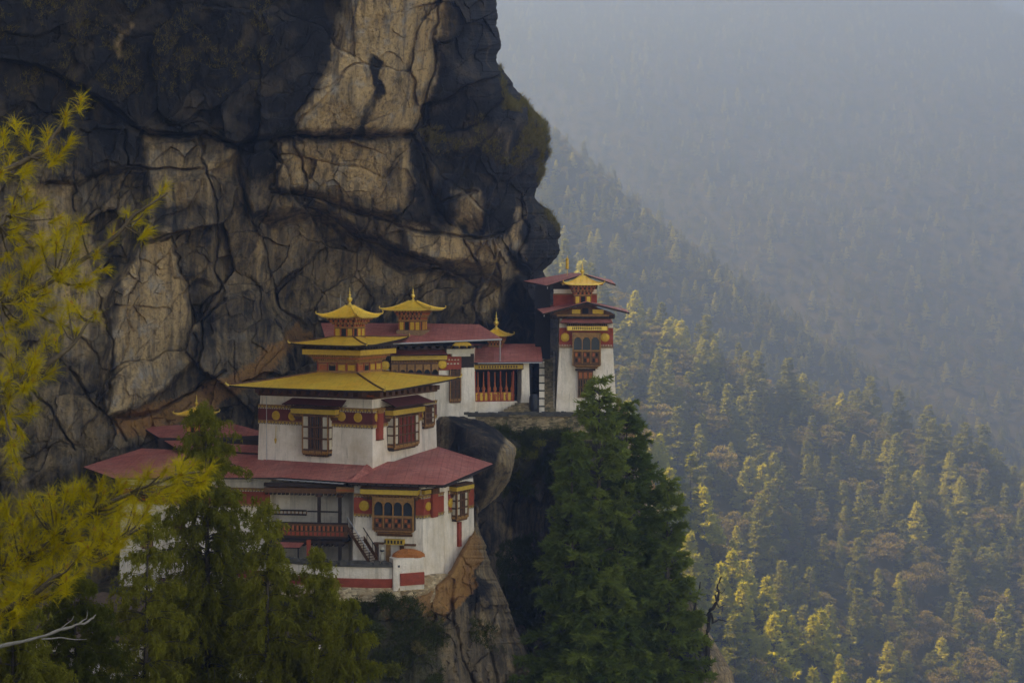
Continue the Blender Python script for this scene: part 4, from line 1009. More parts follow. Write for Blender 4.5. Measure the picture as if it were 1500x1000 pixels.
m = fh.mb(); u0, u1, w0, w1 = fh.rect(642, 676, 519, 542, .2); m.box(u0, u1, 0, .16, w0, w1, M['redband']); dentils(m, u0+.1, u1-.1, w1-.7, w1-.55, .16, .2, M['paper'], .35); dentils(m, u0+.25, u1-.1, w1-1.15, w1-1.0, .16, .2, M['paper'], .35); m.build('frieze', T7)
m = fh.mb(); u0, u1, w0, w1 = fh.rect(654, 693, 511, 518, .6); m.box(u0, u1, 0, .7, w0, w1, M['paper']); m.box(u0+.6, u1-.4, .1, .9, w0-.3, w0-.002, M['paper']); m.build('stone_cap', T7)
m = fh.mb(); u0, u1, w0, w1 = fh.rect(661, 693, 500, 511, .3)
n = 14; c_ = (u0+u1)/2; rr = (u1-u0)/2
m.loft([[(c_+rr*math.cos(math.pi*k/n), o_, w0+.02+(w1-w0)*math.sin(math.pi*k/n)) for k in range(n+1)] for o_ in (.1, .4)], M['disc']); m.build('gilt_arch', T7)
u0, u1, w0, w1 = fh.rect(659, 675.5, 541, 590, .35); bay_lattice(T7, fh, (u0, u1, w0, w1), .35, 3, cols=3, pale=(0, 0), foot=False)
c = P(605, 486, 168); cupola(T7, loc, c.x, c.y, R(14), (-4.6, -3.05, -1.95, -.85), (1.3, 1.85, 2.95), 1.75, lift=.15, cols=4)
m = MB(); m.M = Matrix.Translation(L((c.x, c.y, 0))) @ Matrix.Rotation(-R(14), 4, 'Z'); m.box(-1.55, 1.55, -1.5, 1.5, -5.3, -4.3, M['trim']); m.build('turret_base', T7)

# ================= 6. gallery with lamps
loc = (-1.5, 170, -14.2)
T8 = thing('gallery_building', 'open-fronted prayer gallery with dark red roof, gilt beam and row of orange turned columns', 'building', loc)
gA, gB = xy(693, 167.3), xy(777, 168.6); fg = Face(gA, gB, loc)
m = fg.mb(); u0, u1, w0, w1 = fg.rect(694, 753, 588, 606, 0); m.box(u0-.2, u1+.4, -.5, 0, w0, w1, M['white']); m.build('plinth', T8)
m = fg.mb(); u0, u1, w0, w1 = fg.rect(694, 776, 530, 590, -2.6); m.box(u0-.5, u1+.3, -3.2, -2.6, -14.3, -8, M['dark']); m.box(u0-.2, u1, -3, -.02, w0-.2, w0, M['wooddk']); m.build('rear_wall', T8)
m = fg.mb(); u0, u1, w0, w1 = fg.rect(764, 776, 531, 587, 0)
m.loft([[(u0-.1, .05, w0-.2), (u1+.25, .05, w0-.2), (u1+.25, -3.0, w0-.2), (u0-.1, -3.0, w0-.2)], [(u0, .05, w0+.8), (u1, .05, w0+.8), (u1, -3.0, w0+.8), (u0, -3.0, w0+.8)], [(u0, .05, w1), (u1-.1, .05, w1), (u1-.1, -3, w1), (u0, -3, w1)]], M['white']); m.build('pier', T8)
u0, u1, w0, w1 = fg.rect(690, 767, 533, 541.5, .5)
m = fg.mb(); m.box(u0, u1, 0, .45, w0, w1, M['wood']); m.box(u0+.1, u1-.1, .45, .5, w0+.12, w1-.12, M['yellow']); dentils(m, u0+.9, u1-.6, w0+.2, w1-.2, .5, .54, M['wood'], .3)
m.box(u0, u1, -.1, .2, w1+.003, w1+.35, M['wooddk']); m.build('gilt_beam', T8)
sheet(T8, 'red_roof', [[P(676, 531, 165.5), P(795, 529.5, 167.6), P(792, 503.5, 176), P(690, 503.5, 175.5)]], loc=loc, th=.15)
m = MB(); m.tube([L(P(700, 532, 165.6)), L(P(794, 531, 167.3))], .06, M['grey'], 6); m.build('gutter', T8)
n = 7
for i in range(n):
    px = 700+i*(750-700)/(n-1); u = fg.u(px, -.4); zb = fg.w(587, u, -.4); m = fg.mb()
    m.M = m.M @ Matrix.Translation((u, -.4, zb)); m.lathe(0, 0, [(.26, 0), (.28, .5), (.30, .75), (.20, .95), (.13, 1.1), (.20, 1.3), (.22, 1.5), (.10, 1.75), (.07, 2.4), (.05, 3.4)], M['orange'], 8)
    m.build('turned_column', T8, smooth=True)
m = fg.mb(); u0, u1, w0, w1 = fg.rect(696, 752, 574, 588, -.25); m.box(u0, u1, -.3, -.22, w0, w1, M['orange']); dentils(m, u0+.05, u1-.05, w0+.15, w1-.1, -.22, -.18, M['disc'], .55); m.box(u0, u1, -.36, -.1, w0-.0, w0+.12, M['redband'])
for px in (696, 715, 733, 752): u = fg.u(px, -.2); m.box(u-.07, u+.07, -.21, -.08, w0, w0+3.6, M['redband'])
m.build('balustrade', T8)
m = fg.mb(); u = fg.u(694.5, .05); m.tube([(u, .1, -14), (u, .1, -8.7)], .05, M['grey'], 5); m.build('downpipe', T8)
loc = (-2, 178, -6)
T8b = thing('finial_turret', 'small gilt turret with tall finial behind the right end of the hall roof', 'turret', loc)
c = P(727, 500, 174.8)
cupola(T8b, loc, c.x, c.y, R(10), (-8.5, -6.3, -5.15, -4.35), (.8, 1.2, 1.75), 2.2, lift=.05)
# steps between gallery and stairway
loc = (0, 167, -14.3)
T8c = thing('stone_steps', 'short flight of worn stone steps in front of the prayer gallery', 'steps', loc)
m = MB()
for k in range(6):
    x0 = (728+k*5.2-750)/F*167; x1 = (777-750)/F*167; z = -14.1+k*.24
    m.box(x0-loc[0], x1-loc[0], 165.9+k*.42-loc[1], 168.4-loc[1], z-.24-loc[2]+.001*k, z-loc[2], M['stones'])
m.build('step', T8c)

# ================= 7. stone stairway beside the tower
loc = (4, 172, -14.2)
T9 = thing('stairway', 'steep stone stairway with a whitewashed side wall climbing between gallery and tower', 'stairs', loc)
n = 22; m = MB()
for k in range(n):
    t0 = k/n; y0 = 168.3+t0*7.5; z1 = -14.05+(k+1)*6.3/n
    x0 = (798-750)/F*y0; x1 = (813.5-750)/F*y0
    m.box(x0-loc[0], x1-loc[0], y0-loc[1], y0+7.5/n*1.2-loc[1]+3, z1-.34-loc[2]-.002*k, z1-loc[2], M['stones'])
m.build('step', T9)
m = MB()
for k in range(8):
    y0 = 168.1+k*.95; z1 = -13.4+k*.86; x0 = (790-750)/F*y0; x1 = (797.5-750)/F*y0
    m.box(x0-loc[0], x1-loc[0], y0-loc[1], y0+.948-loc[1], -14.3-loc[2], z1-loc[2], M['white']); m.box(x0-.05-loc[0], x1+.05-loc[0], y0-.04-loc[1], y0+.9-loc[1], z1-loc[2], z1+.12-loc[2], M['slate'])
m.build('side_wall', T9)
m = MB(); a, b = P(811.5, 598, 168.6), P(811.5, 527, 175.5)
for k in range(6): q = a.lerp(b, k/5); m.tube([L(q), L(q+Vector((0, 0, 1)))], .03, M['grey'], 4)
m.tube([L(a+Vector((0, 0, 1))), L(b+Vector((0, 0, 1)))], .035, M['grey'], 5); m.build('handrail', T9)
a = P(782, 602, 167.2); m = MB(); m.lathe(a.x, a.y, [(.48, a.z-.05), (.55, a.z+.2), (.57, a.z+.8), (.55, a.z+1.5), (.5, a.z+1.75), (.42, a.z+1.9), (.45, a.z+1.95), (.1, a.z+2.05)], M['black'], 16)
tag(m.build('water_barrel', smooth=True), 'dark plastic water tank standing at the foot of the stone stairway', 'tank')

# ================= 8. tower
loc = (9, 173, -14.4)
T10 = thing('tower', 'tapering white tower with red gable roofs and gilt turret above the dark firs', 'tower', loc)
tA, tB = xy(820.5, 170), xy(897, 169.4); ftw = Face(tA, tB, loc)
fpt = [tA, tB, xy(893, 177.5), xy(818, 177.5)]
m = MB(); m.loft([ring(fpt, -16.2, loc, 1.0), ring(fpt, -10, loc, .45), ring(fpt, -6.9, loc, .15), ring(fpt, -2.5, loc, 0)], M['white']); m.build('wall', T10)
tw = thing
m = ftw.mb(); z0, z1 = ftw.w(508, 3), ftw.w(480, 3)
m.box(-.1, ftw.L+.1, -.2, .2, z0, z1, M['redband']); m.box(-.14, ftw.L+.14, -.2, .24, z0-.12, z0+.12, M['trim']); dentils(m, -.1, ftw.L+.1, z0+.14, z0+.26, .2, .23, M['paper'], .3)
m.box(-.1, ftw.L+.1, -.2, .2, z1+.002, z1+.5, M['white']); m.box(-.12, -.02, -5, -.25, z0, z1, M['redband']); m.build('frieze', T10)
for px in (827.8, 886.5): u = ftw.u(px, .2); disc(T10, ftw, u, ftw.w(494, u, .2), .53, .24)
bay_arched(T10, ftw, ftw.rect(838.5, 880, 487, 535, .8), 3, .9, .45)
m = ftw.mb(); u0, u1, w0, w1 = ftw.rect(846.5, 868.5, 543, 582, .95); m.M = m.M @ Matrix.Translation((0, .62, 0)); m.box(u0, u1, -.6, .3, w0, w1, M['wood']); c3 = (u1-u0)/3
m.box(u0-.3, u1+.3, 0, .42, w1-.0, w1+.25, M['wooddk'])
for i in range(3):
    for a, b in ((.08, .36), (.42, .66), (.72, .94)): m.box(u0+c3*i+.12, u0+c3*(i+1)-.1, .301, .32, w0+(w1-w0)*a, w0+(w1-w0)*b, M['dark' if a < .7 else 'orange']); m.box(u0+c3*i+.26, u0+c3*i+.32, .321, .35, w0+(w1-w0)*a, w0+(w1-w0)*b, M['woodlt'])
m.build('window', T10)
u0, u1, w0, w1 = ftw.rect(830, 891, 477, 484.5, .8); m = ftw.mb(); m.box(u0, u1, 0, .95, w0, w1, M['woodlt']); m.box(u0+.1, u1-.1, .95, 1.0, w0+.08, w1-.08, M['gold'])
dentils(m, u0+.7, u1-.7, w0+.14, w1-.14, 1.0, 1.04, M['wooddk'], .22); dentils(m, u0, u1, w1+.003, w1+.2, 0, .8, M['wooddk'], .25); m.box(u0-.2, u1+.2, 0, .9, w1+.203, w1+.42, M['woodlt']); m.build('gilt_beam', T10)
u0, u1, w0, w1 = ftw.rect(820, 898, 464, 473, 1.3); awning(T10, ftw, u0, u1, w0+.02, .55, 1.5)
# gable storey
m = ftw.mb(); W = ftw.L; ua, ub = ftw.u(796, .4), ftw.u(912, .4); uc = ftw.u(860, .4)
m.add([(ua+.9, .3, -2.55), (ub-.9, .3, -2.55), (ub-1.4, .3, -2.2), (uc, .3, -1.25), (ua+1.4, .3, -2.2)], [(0, 1, 2, 3, 4)], M['wood'])
m.box(ua+1.0, ub-1.0, -3, .28, -3.0, -2.45, M['wooddk']); m.box(ua+1.6, ub-1.6, .0, .42, -2.72, -2.5, M['woodlt'])
for a, b in ((838, 850), (853, 862), (868, 884)): x0, x1 = ftw.u(a, .4), ftw.u(b, .4); m.box(x0, x1, .3, .36, -2.4, -1.9 if a != 853 else -1.7, M['disc' if a != 853 else 'dark'])
dentils(m, ua+.8, ub-.8, -2.95, -2.7, .28, .9, M['wooddk'], .6)
m.build('gable', T10)
gf = P(860, 442, 167.8); el, er = P(796, 459, 167.8), P(922, 457.5, 167.8)
gb = P(857, 439.5, 177.5); elb, erb = P(783, 449.5, 177.5), P(917, 453, 177.5)
sheet(T10, 'red_roof', [[el, gf, gb, elb], [gf, er, erb, gb]], loc=loc, th=.22)
# upper storey
m = MB(); ux = [P(811, 446, 175.2), P(874, 446, 175.2), P(872, 446, 180), P(812, 446, 180)]; fp2 = [(p.x, p.y) for p in ux]
m.loft([ring(fp2, -2.0, loc), ring(fp2, 1.2, loc)], M['white']); m.loft([ring(fp2, -1.6, loc, .06), ring(fp2, -.15, loc, .06)], M['redband']); m.loft([ring(fp2, -.15, loc, .1), ring(fp2, .02, loc, .1)], M['trim'])
m.loft([ring(fp2, .55, loc, .08), ring(fp2, 1.3, loc, .2)], M['wooddk']); m.build('upper_storey', T10)
m = MB(); o_ = [(p[0], p[1]) for p in (xy(784, 174.5), xy(806, 174.5), xy(806, 180), xy(784, 182))]; m.loft([ring(o_, -8, loc), ring(o_, 1.0, loc)], M['dark']); m.build('shade_block', T10)  # black box painted as the shadowed void; the upper roof's left end rests here
gf = P(856, 401, 174.3); el, er = P(801, 418, 174.3), P(902, 416.5, 174.3); gb = P(836, 399.5, 181); elb, erb = P(767, 411.5, 181), P(896, 410, 181)
sheet(T10, 'upper_red_roof', [[el, gf, gb, elb], [gf, er, erb, gb]], loc=loc, th=.2)
for p in (P(797, 459.5, 167.9), P(802, 419, 174.4)): m = MB(); m.tube([L(p), L(p+Vector((0, 0, -.35)))], [.08, .05], M['grey'], 6); m.build('rain_spout', T10)
c = P(853, 436, 172.6); cupola(T10, loc, c.x, c.y, R(-2), (-1.5, -.1, 1.05, 2.15), (1.0, 1.6, 2.35), 1.75, lift=.22)
p = P(831, 398, 178.5); m = MB(); m.tube([(p.x, p.y, p.z-.6), (p.x, p.y, p.z+2.0)], .035, M['gold'], 6)
m.lathe(p.x, p.y, [(.17, p.z+.35), (.21, p.z+.4), (.19, p.z+1.5), (.24, p.z+1.55), (.08, p.z+1.75)], M['disc'], 10)
tag(m.build('victory_banner'), 'small gilt cylinder banner on a pole above the topmost red roof', 'banner')

# ================= 9. terrace wall, boulder
loc = (2, 166, -17)
T11 = thing('terrace_wall', 'dry-stone retaining wall with dark slab coping carrying the upper terrace', 'wall', loc)
random.seed(9)
tp = [xy(598, 163.5)] + [xy(a, 165.8+(a-650)*.004) for a in range(625, 905, 14)]
m = MB(); strip(m, tp, -17.2, -14.35, 1.2, M['stones'], 0, .0, .2); m.build('wall', T11)
m = MB(); strip(m, tp, -14.33, -14.0, 1.9, M['slate'], .28, .05)
for i in range(46):
    px = random.uniform(650, 835); q = xy(px, 165.8+(px-650)*.004-.1); s_ = random.uniform(.15, .4); m.box(q[0]-s_-loc[0], q[0]+s_-loc[0], q[1]-.3-loc[1], q[1]+.5-loc[1], -14.1-loc[2], -13.9+random.uniform(0, .14)-loc[2], M['slate'])
m.build('coping', T11)
import bmesh
def boulder(name, pts, sub, amp, seed, label, tone):
    bm = bmesh.new()
    for p in pts: bm.verts.new(p)
    bmesh.ops.convex_hull(bm, input=bm.verts)
    bmesh.ops.delete(bm, geom=[v_ for v_ in bm.verts if not v_.link_faces], context='VERTS')
    bmesh.ops.triangulate(bm, faces=bm.faces)
    for k in range(sub): bmesh.ops.subdivide_edges(bm, edges=bm.edges, cuts=1, use_grid_fill=True, smooth=.35 if k < 2 else .0)
    me = bpy.data.meshes.new(name); bmesh.ops.recalc_face_normals(bm, faces=bm.faces); bm.to_mesh(me); bm.free()
    n = len(me.vertices); co = np.empty(n*3, np.float32); me.vertices.foreach_get('co', co); co = co.reshape(-1, 3).astype(float)
    no = np.empty(n*3, np.float32); me.vertices.foreach_get('normal', no); no = no.reshape(-1, 3)
    d = fbm(co[:, 0]*.45, co[:, 1]*.45, co[:, 2]*.45, 5, seed)*amp + (fbm(co[:, 0]*1.6, co[:, 1]*1.6, co[:, 2]*.5, 3, seed+3))*amp*.22
    co = co + no*d[:, None]; me.vertices.foreach_set('co', co.astype(np.float32).ravel()); me.update()
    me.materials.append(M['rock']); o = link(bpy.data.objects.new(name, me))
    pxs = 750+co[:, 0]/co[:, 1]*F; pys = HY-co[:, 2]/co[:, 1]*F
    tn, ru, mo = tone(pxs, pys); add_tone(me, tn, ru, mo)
    return tag(o, label, 'boulder')
bp = [P(640, 616, 157.5), P(632, 655, 157.5), P(662, 614, 162.5), P(700, 630, 154.5), P(735, 644, 153.5), P(750, 655, 155.5), P(748, 680, 155.5), P(738, 708, 155.5), P(715, 733, 154.5), P(694, 742, 153.5),
      P(690, 700, 150.0), P(715, 690, 150.1), P(728, 668, 149.9), P(660, 650, 153.5), P(680, 655, 152.5), P(700, 648, 164.5), P(740, 662, 164.5), P(730, 700, 163.5), P(690, 740, 162.5), P(650, 700, 162.5), P(655, 720, 156.5)]
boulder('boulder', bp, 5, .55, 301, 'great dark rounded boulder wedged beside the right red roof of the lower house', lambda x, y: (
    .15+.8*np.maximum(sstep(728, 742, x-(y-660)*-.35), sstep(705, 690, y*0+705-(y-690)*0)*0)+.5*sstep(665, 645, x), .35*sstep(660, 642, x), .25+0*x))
# ---------------------------------------------------------------- vegetation
def unit(a): return a/np.maximum(np.linalg.norm(a, axis=-1, keepdims=True), 1e-9)
def leaves(base, dirs, ln, wd, rng):
    """one slim triangle per leaf or spray"""
    n = len(base); d = unit(dirs); r = unit(rng.normal(size=(n, 3))); s = unit(np.cross(d, r))
    ln = np.broadcast_to(ln, (n,))[:, None]; wd = np.broadcast_to(wd, (n,))[:, None]
    v = np.stack([base - s*wd*.5, base + s*wd*.5, base + d*ln], 1).reshape(-1, 3)
    return v, np.arange(3*n).reshape(-1, 3)
def tubes_np(polys, k=4):
    V, Fc = [], []; b = 0
    for pts, rad in polys:
        pts = np.asarray(pts, float); n = len(pts); d = unit(np.gradient(pts, axis=0))
        ref = np.where(np.abs(d[:, 2:3]) < .9, [[0, 0, 1.]], [[1., 0, 0]]); a = unit(np.cross(d, ref)); c = np.cross(d, a)
        ang = 2*np.pi*np.arange(k)/k; rad = np.asarray(rad, float).reshape(-1, 1, 1)
        ring_ = pts[:, None] + (a[:, None]*np.cos(ang)[None, :, None] + c[:, None]*np.sin(ang)[None, :, None])*rad
        V.append(ring_.reshape(-1, 3)); i = np.arange(n*k).reshape(n, k)+b; j = np.roll(i, -1, 1)
        Fc.append(np.stack([i[:-1], j[:-1], j[1:], i[1:]], -1).reshape(-1, 4)); b += n*k
    return np.concatenate(V), np.concatenate(Fc)
def conifer(seed, h, r, whorls, per, ll, lw, dens, bare=.08, taper=.85, droop=.25, twig=.35, fill=9, rise=.35, gap=.1, ev=.06, tv_=.12):
    rng = np.random.default_rng(seed); B, D = [], []; br = [(np.array([[0, 0, -1.5], [0, 0, h*.5], [.05, 0, h*.99]]), [h*.017+.02, h*.010, .015])]
    ph = rng.uniform(0, 6.28, 3)
    for i in range(whorls):
        t = (i+rng.uniform(.1, .9))/whorls; z = h*(bare+(1-bare)*t)
        for j in range(per):
            if rng.random() < gap: continue
            a = rng.uniform(0, 6.283); lob = 1 + .20*math.sin(2*a+ph[0]+t*5) + .16*math.sin(3*a+ph[1]-t*9) + .10*math.sin(t*31+ph[2])
            Rr = r*((1-t)**taper)*rng.uniform(.68, 1.12)*lob + .025*h*(.4+rng.random()*.5)
            e = rise*(t-.25) + rng.normal()*ev; s = np.linspace(0, 1, 7)
            zz = z + Rr*(e*s - droop*s**2*(1-t*.5) + .18*s**4)
            out = np.array([math.cos(a), math.sin(a), 0]); side = np.array([-math.sin(a), math.cos(a), 0]); bow = rng.normal()*.12
            pts = out*(Rr*s)[:, None] + side*(bow*Rr*s**2)[:, None]; pts[:, 2] = zz
            br.append((pts, (h*.0035+.01)*(1-s)*(.4+.6*(1-t))+.006))
            nt_ = max(4, int(dens*Rr)); q = rng.uniform(.12, 1, nt_)**.75; sg = rng.choice([-1, 1], nt_)
            ang = np.radians(rng.uniform(25, 75, nt_))*sg
            tl = twig*Rr*(1.08-q)**.7*rng.uniform(.5, 1.1, nt_)+.02*h*.6*rng.uniform(.5, 1, nt_)
            p0 = np.stack([np.interp(q, s, pts[:, k]) for k in range(3)], 1)
            td = out*np.cos(ang)[:, None] + side*np.sin(ang)[:, None]; td[:, 2] = rng.normal(0, tv_, nt_) - .06
            f = rng.uniform(0, 1, (nt_, fill)); pos = p0[:, None] + td[:, None]*(tl[:, None]*f)[..., None]; pos[..., 2] -= (f**2)*tl[:, None]*.22
            dd = td[:, None]*1.0 + rng.normal(0, .42, (nt_, fill, 3)); dd[..., 2] += .12
            B.append(pos.reshape(-1, 3)); D.append(dd.reshape(-1, 3))
    nt_ = 14*fill//9+8; B.append(np.stack([rng.normal(0, .02*h*.3, nt_), rng.normal(0, .02*h*.3, nt_), rng.uniform(.93, 1.0, nt_)*h], 1)); D.append(rng.normal(0, .4, (nt_, 3))+[0, 0, .9])
    B, D = np.concatenate(B), np.concatenate(D); n = len(B)
    return leaves(B, D, ll*rng.uniform(.6, 1.25, n), lw*rng.uniform(.7, 1.3, n), rng), tubes_np(br, 5)
def broadleaf(seed, h, r, lobes, per, ll, lw):
    rng = np.random.default_rng(seed); B, D = [], []; br = [(np.array([[0, 0, -1.5], [.1, 0, h*.3], [.0, .1, h*.75]]), [h*.022, h*.016, .04])]
    for i in range(lobes):
        u = unit(rng.normal(size=3)); c = np.array([u[0]*r*.68, u[1]*r*.68, h*.62+u[2]*h*.27])*1.0; rr = r*rng.uniform(.24, .46)
        d = unit(rng.normal(size=(per, 3))); d[:, 2] = np.abs(d[:, 2])*.9-.25; rad = rr*rng.uniform(.55, 1.08, per)**.6
        B.append(c + d*rad[:, None]*np.array([1.15, 1.15, .8])); D.append(d + rng.normal(0, .7, (per, 3)))
        br.append((np.array([[0, 0, h*.28+h*.02*i], c*.55+np.array([0, 0, h*.2]), c]), [h*.009, h*.006, .02]))
    B, D = np.concatenate(B), np.concatenate(D); n = len(B)
    return leaves(B, D, ll*rng.uniform(.6, 1.3, n), lw*rng.uniform(.7, 1.3, n), rng), tubes_np(br, 5)
def plant(name, data, leafmat, label, cat, loc, rz=0, sc_=1, group=None, barkmat='bark'):
    (lv, lf), (tv, tf) = data
    t = thing(name, label, cat, loc, rz, group); t.scale = (sc_,)*3 if not isinstance(sc_, tuple) else sc_
    obj_np('trunk', tv, tf, M[barkmat], t, True); obj_np('crown', lv, lf, M[leafmat], t)
    return t
# ---- the dark firs in the ravine
for k, (px, py, Y, r_, h, lab) in enumerate([
    (877, 556, 141, 9.6, 45, 'tallest dark fir, its tip standing against the foot of the white tower'),
    (918, 596, 143, 10.0, 43, 'broad dark fir on the right shoulder of the fir clump below the tower'),
    (978, 700, 142.5, 6.4, 33, 'smaller dark fir leaning out at the right foot of the clump, by the dead snag'),
    (838, 632, 139, 6.2, 38, 'dark fir at the left edge of the clump, in front of the shaded ravine')]):
    p = P(px, py, Y)
    plant('fir_tree', conifer(500+k, h, r_, int(h*1.2), 7, .55, .15, 9.0, bare=.04, taper=.92, droop=.44, fill=14, gap=.16, ev=.17, tv_=.30, rise=.8, twig=.30), 'leaf_hero', lab, 'fir tree', (p.x, p.y, p.z-h), k*1.3)
# ---- forest prototypes
fv = [('conifer_tree', conifer(601, 17, 4.7, 22, 6, 1.0, .34, 3.2, fill=6, gap=.15), 'leaf_conifer'),
      ('conifer_tree', conifer(602, 15, 3.7, 18, 6, .95, .34, 3.2, fill=6, gap=.25, taper=1.0), 'leaf_conifer'),
      ('conifer_tree', conifer(603, 13, 4.6, 15, 6, .95, .36, 3.0, fill=6, gap=.2, bare=.2, taper=.7), 'leaf_conifer'),
      ('conifer_tree', conifer(604, 15, 4.7, 20, 6, .95, .36, 3.2, fill=6, gap=.2, taper=.95), 'leaf_sun_tint'),
      ('broadleaf_tree', broadleaf(611, 11, 4.6, 17, 95, .62, .42), 'leaf_broad'),
      ('broadleaf_tree', broadleaf(612, 9, 4.0, 13, 95, .60, .40), 'leaf_broad'),
      ('dry_tree', broadleaf(613, 12, 3.8, 12, 46, .55, .34), 'leaf_broad')]
pmesh = []
for nm, ((lv, lf), (tv, tf)), lm in fv:
    pmesh.append((nm, mesh_np('crown', lv, lf, M[lm]), mesh_np('trunk', tv, tf, M['bark'], None, True)))
rng = np.random.default_rng(77)
def scatter(fn, x0, x1, y0, y1, sp, pxmin, pxmax, pymax, rng):
    gx, gy = np.meshgrid(np.arange(x0, x1, sp), np.arange(y0, y1, sp)); x = gx.ravel()+rng.uniform(-.45, .45, gx.size)*sp; y = gy.ravel()+rng.uniform(-.45, .45, gx.size)*sp
    z = fn(x, y); px = 750+x/y*F; py = HY-z/y*F
    k = (px > pxmin) & (px < pxmax) & (py < pymax) & (z > -448); return x[k], y[k], z[k], px[k], py[k]
x, y, z, px, py = scatter(near_w, -14, 472, 429, 972, 9.4, 800, 1560, 1120, rng)
# keep what can be seen: drop those far down behind the crest
vis = np.ones(len(x), bool)
for i in range(len(x)):
    tt_ = np.linspace(.55, .985, 40); rx, ry, rz_ = x[i]*tt_, y[i]*tt_, (z[i]+18)*tt_
    if (near_w(rx, ry) > rz_+1.0).any(): vis[i] = False
x, y, z, px, py = [a[vis] for a in (x, y, z, px, py)]
crestd = (860 - y)*.7
spur = np.array([abs(yy/KN-(296-24*((xx/KN-28)/40.0))) < 22 for xx, yy in zip(x, y)])
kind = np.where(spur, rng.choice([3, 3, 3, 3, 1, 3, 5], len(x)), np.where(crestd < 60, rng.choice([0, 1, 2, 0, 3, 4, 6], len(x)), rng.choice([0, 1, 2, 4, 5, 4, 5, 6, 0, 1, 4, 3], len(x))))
scl = 1.4*(.55+.95*rng.random(len(x))**1.6)*np.where(spur, .95, 1.05)
own = y * 1.0; order = np.argsort(own + np.where((px < 830) | (px > 1530) | (py > 1060), 5000, 0))
idx_own = order[:300]; rest = order[300:]
kn = {0: ('tall conifer', 'tall conifers'), 1: ('slim open conifer', 'slim conifers'), 2: ('stout flat-topped conifer', 'stout conifers'), 3: ('yellow-green conifer', 'yellow-green conifers'),
      4: ('broad brownish leafy tree', 'broad leafy trees'), 5: ('low rounded leafy tree', 'low leafy trees'), 6: ('half bare thin-crowned tree', 'half bare trees')}
zone_lab = {(z_, k_): f"{kn[k_][0]} on the {'nearest sunlit wooded spur at the lower right' if z_ == 'spur' else 'hazy wooded slope behind the bright spur'}" for z_ in ('spur', 'slope') for k_ in kn}
grp = {k_: kn[k_][1]+' of the near ridge' for k_ in kn}
for i in idx_own:
    k = int(kind[i]); nm, cm, tm = pmesh[k]; zn = 'spur' if spur[i] else 'slope'
    t = thing(nm, zone_lab[(zn, k)], 'tree', (x[i], y[i], z[i]-.3), rng.uniform(0, 6.28), grp[k]+(' spur' if zn == 'spur' else ' slope'))
    t.scale = (scl[i]*rng.uniform(.9, 1.1), scl[i]*rng.uniform(.9, 1.1), scl[i])
    for n_, me in (('trunk', tm), ('crown', cm)): c = link(bpy.data.objects.new(n_, me)); c.parent = t
src = {}
for o in sc.objects:                                               # one crown of each kind lends its mesh to the forests
    if o.name.startswith('crown') and o.data in [p[1] for p in pmesh]: src.setdefault([p[1] for p in pmesh].index(o.data), o)
def forest(name, label, X, Y_, Z, kd, s_, rot):
    me = bpy.data.meshes.new(name); n = len(X); me.vertices.add(n); me.vertices.foreach_set('co', np.stack([X, Y_, Z], -1).astype(np.float32).ravel())
    for an, arr in (('sc', s_), ('rot', rot)): me.attributes.new(an, 'FLOAT', 'POINT').data.foreach_set('value', np.asarray(arr, np.float32))
    keys = sorted(src); mp = {k: i for i, k in enumerate(keys)}
    me.attributes.new('vi', 'INT', 'POINT').data.foreach_set('value', np.array([mp.get(int(k), 0) for k in kd], np.int32))
    o = link(bpy.data.objects.new(name, me))
    g = bpy.data.node_groups.new(name+'_nodes', 'GeometryNodeTree'); g.interface.new_socket('Geometry', in_out='INPUT', socket_type='NodeSocketGeometry'); g.interface.new_socket('Geometry', in_out='OUTPUT', socket_type='NodeSocketGeometry')
    gi, go = g.nodes.new('NodeGroupInput'), g.nodes.new('NodeGroupOutput'); ip = g.nodes.new('GeometryNodeInstanceOnPoints'); jn = g.nodes.new('GeometryNodeJoinGeometry')
    for k in reversed(keys):
        oi = g.nodes.new('GeometryNodeObjectInfo'); oi.inputs['Object'].default_value = src[k]; oi.inputs['As Instance'].default_value = True; g.links.new(oi.outputs['Geometry'], jn.inputs[0])
    g.links.new(gi.outputs[0], ip.inputs['Points']); g.links.new(jn.outputs[0], ip.inputs['Instance']); ip.inputs['Pick Instance'].default_value = True
    def na(n_, dt): q = g.nodes.new('GeometryNodeInputNamedAttribute'); q.data_type = dt; q.inputs['Name'].default_value = n_; return q.outputs[0]
    g.links.new(na('vi', 'INT'), ip.inputs['Instance Index']); g.links.new(na('sc', 'FLOAT'), ip.inputs['Scale'])
    cx_ = g.nodes.new('ShaderNodeCombineXYZ'); g.links.new(na('rot', 'FLOAT'), cx_.inputs[2]); g.links.new(cx_.outputs[0], ip.inputs['Rotation'])
    g.links.new(ip.outputs[0], go.inputs[0]); md = o.modifiers.new('trees', 'NODES'); md.node_group = g
    return tag(o, label, 'forest', kind='stuff')
forest('near_forest', 'dense hazy wood covering the near ridge beyond the counted trees', x[rest], y[rest], z[rest], kind[rest], scl[rest], rng.uniform(0, 6.28, len(rest)))
x2, y2, z2, _, py2 = scatter(mid_w, -50, 690, 1000, 1390, 9.6, 740, 1560, 1000, rng)
forest('middle_forest', 'blue hazed wood on the second ridge falling to the right', x2, y2, z2, rng.choice([0, 1, 2, 4, 5, 3], len(x2)), rng.uniform(.5, 1.2, len(x2)), rng.uniform(0, 6.28, len(x2)))
x3, y3, z3, _, py3 = scatter(far_w, -120, 1280, 1480, 3300, 16, 700, 1560, 900, rng)
forest('far_forest', 'faint wooded mountainside fading into blue haze at the back', x3, y3, z3, rng.choice([0, 1, 4, 5, 4, 3], len(x3)), rng.uniform(.6, 1.6, len(x3)), rng.uniform(0, 6.28, len(x3)))
print('forest', len(x), len(x2), len(x3))

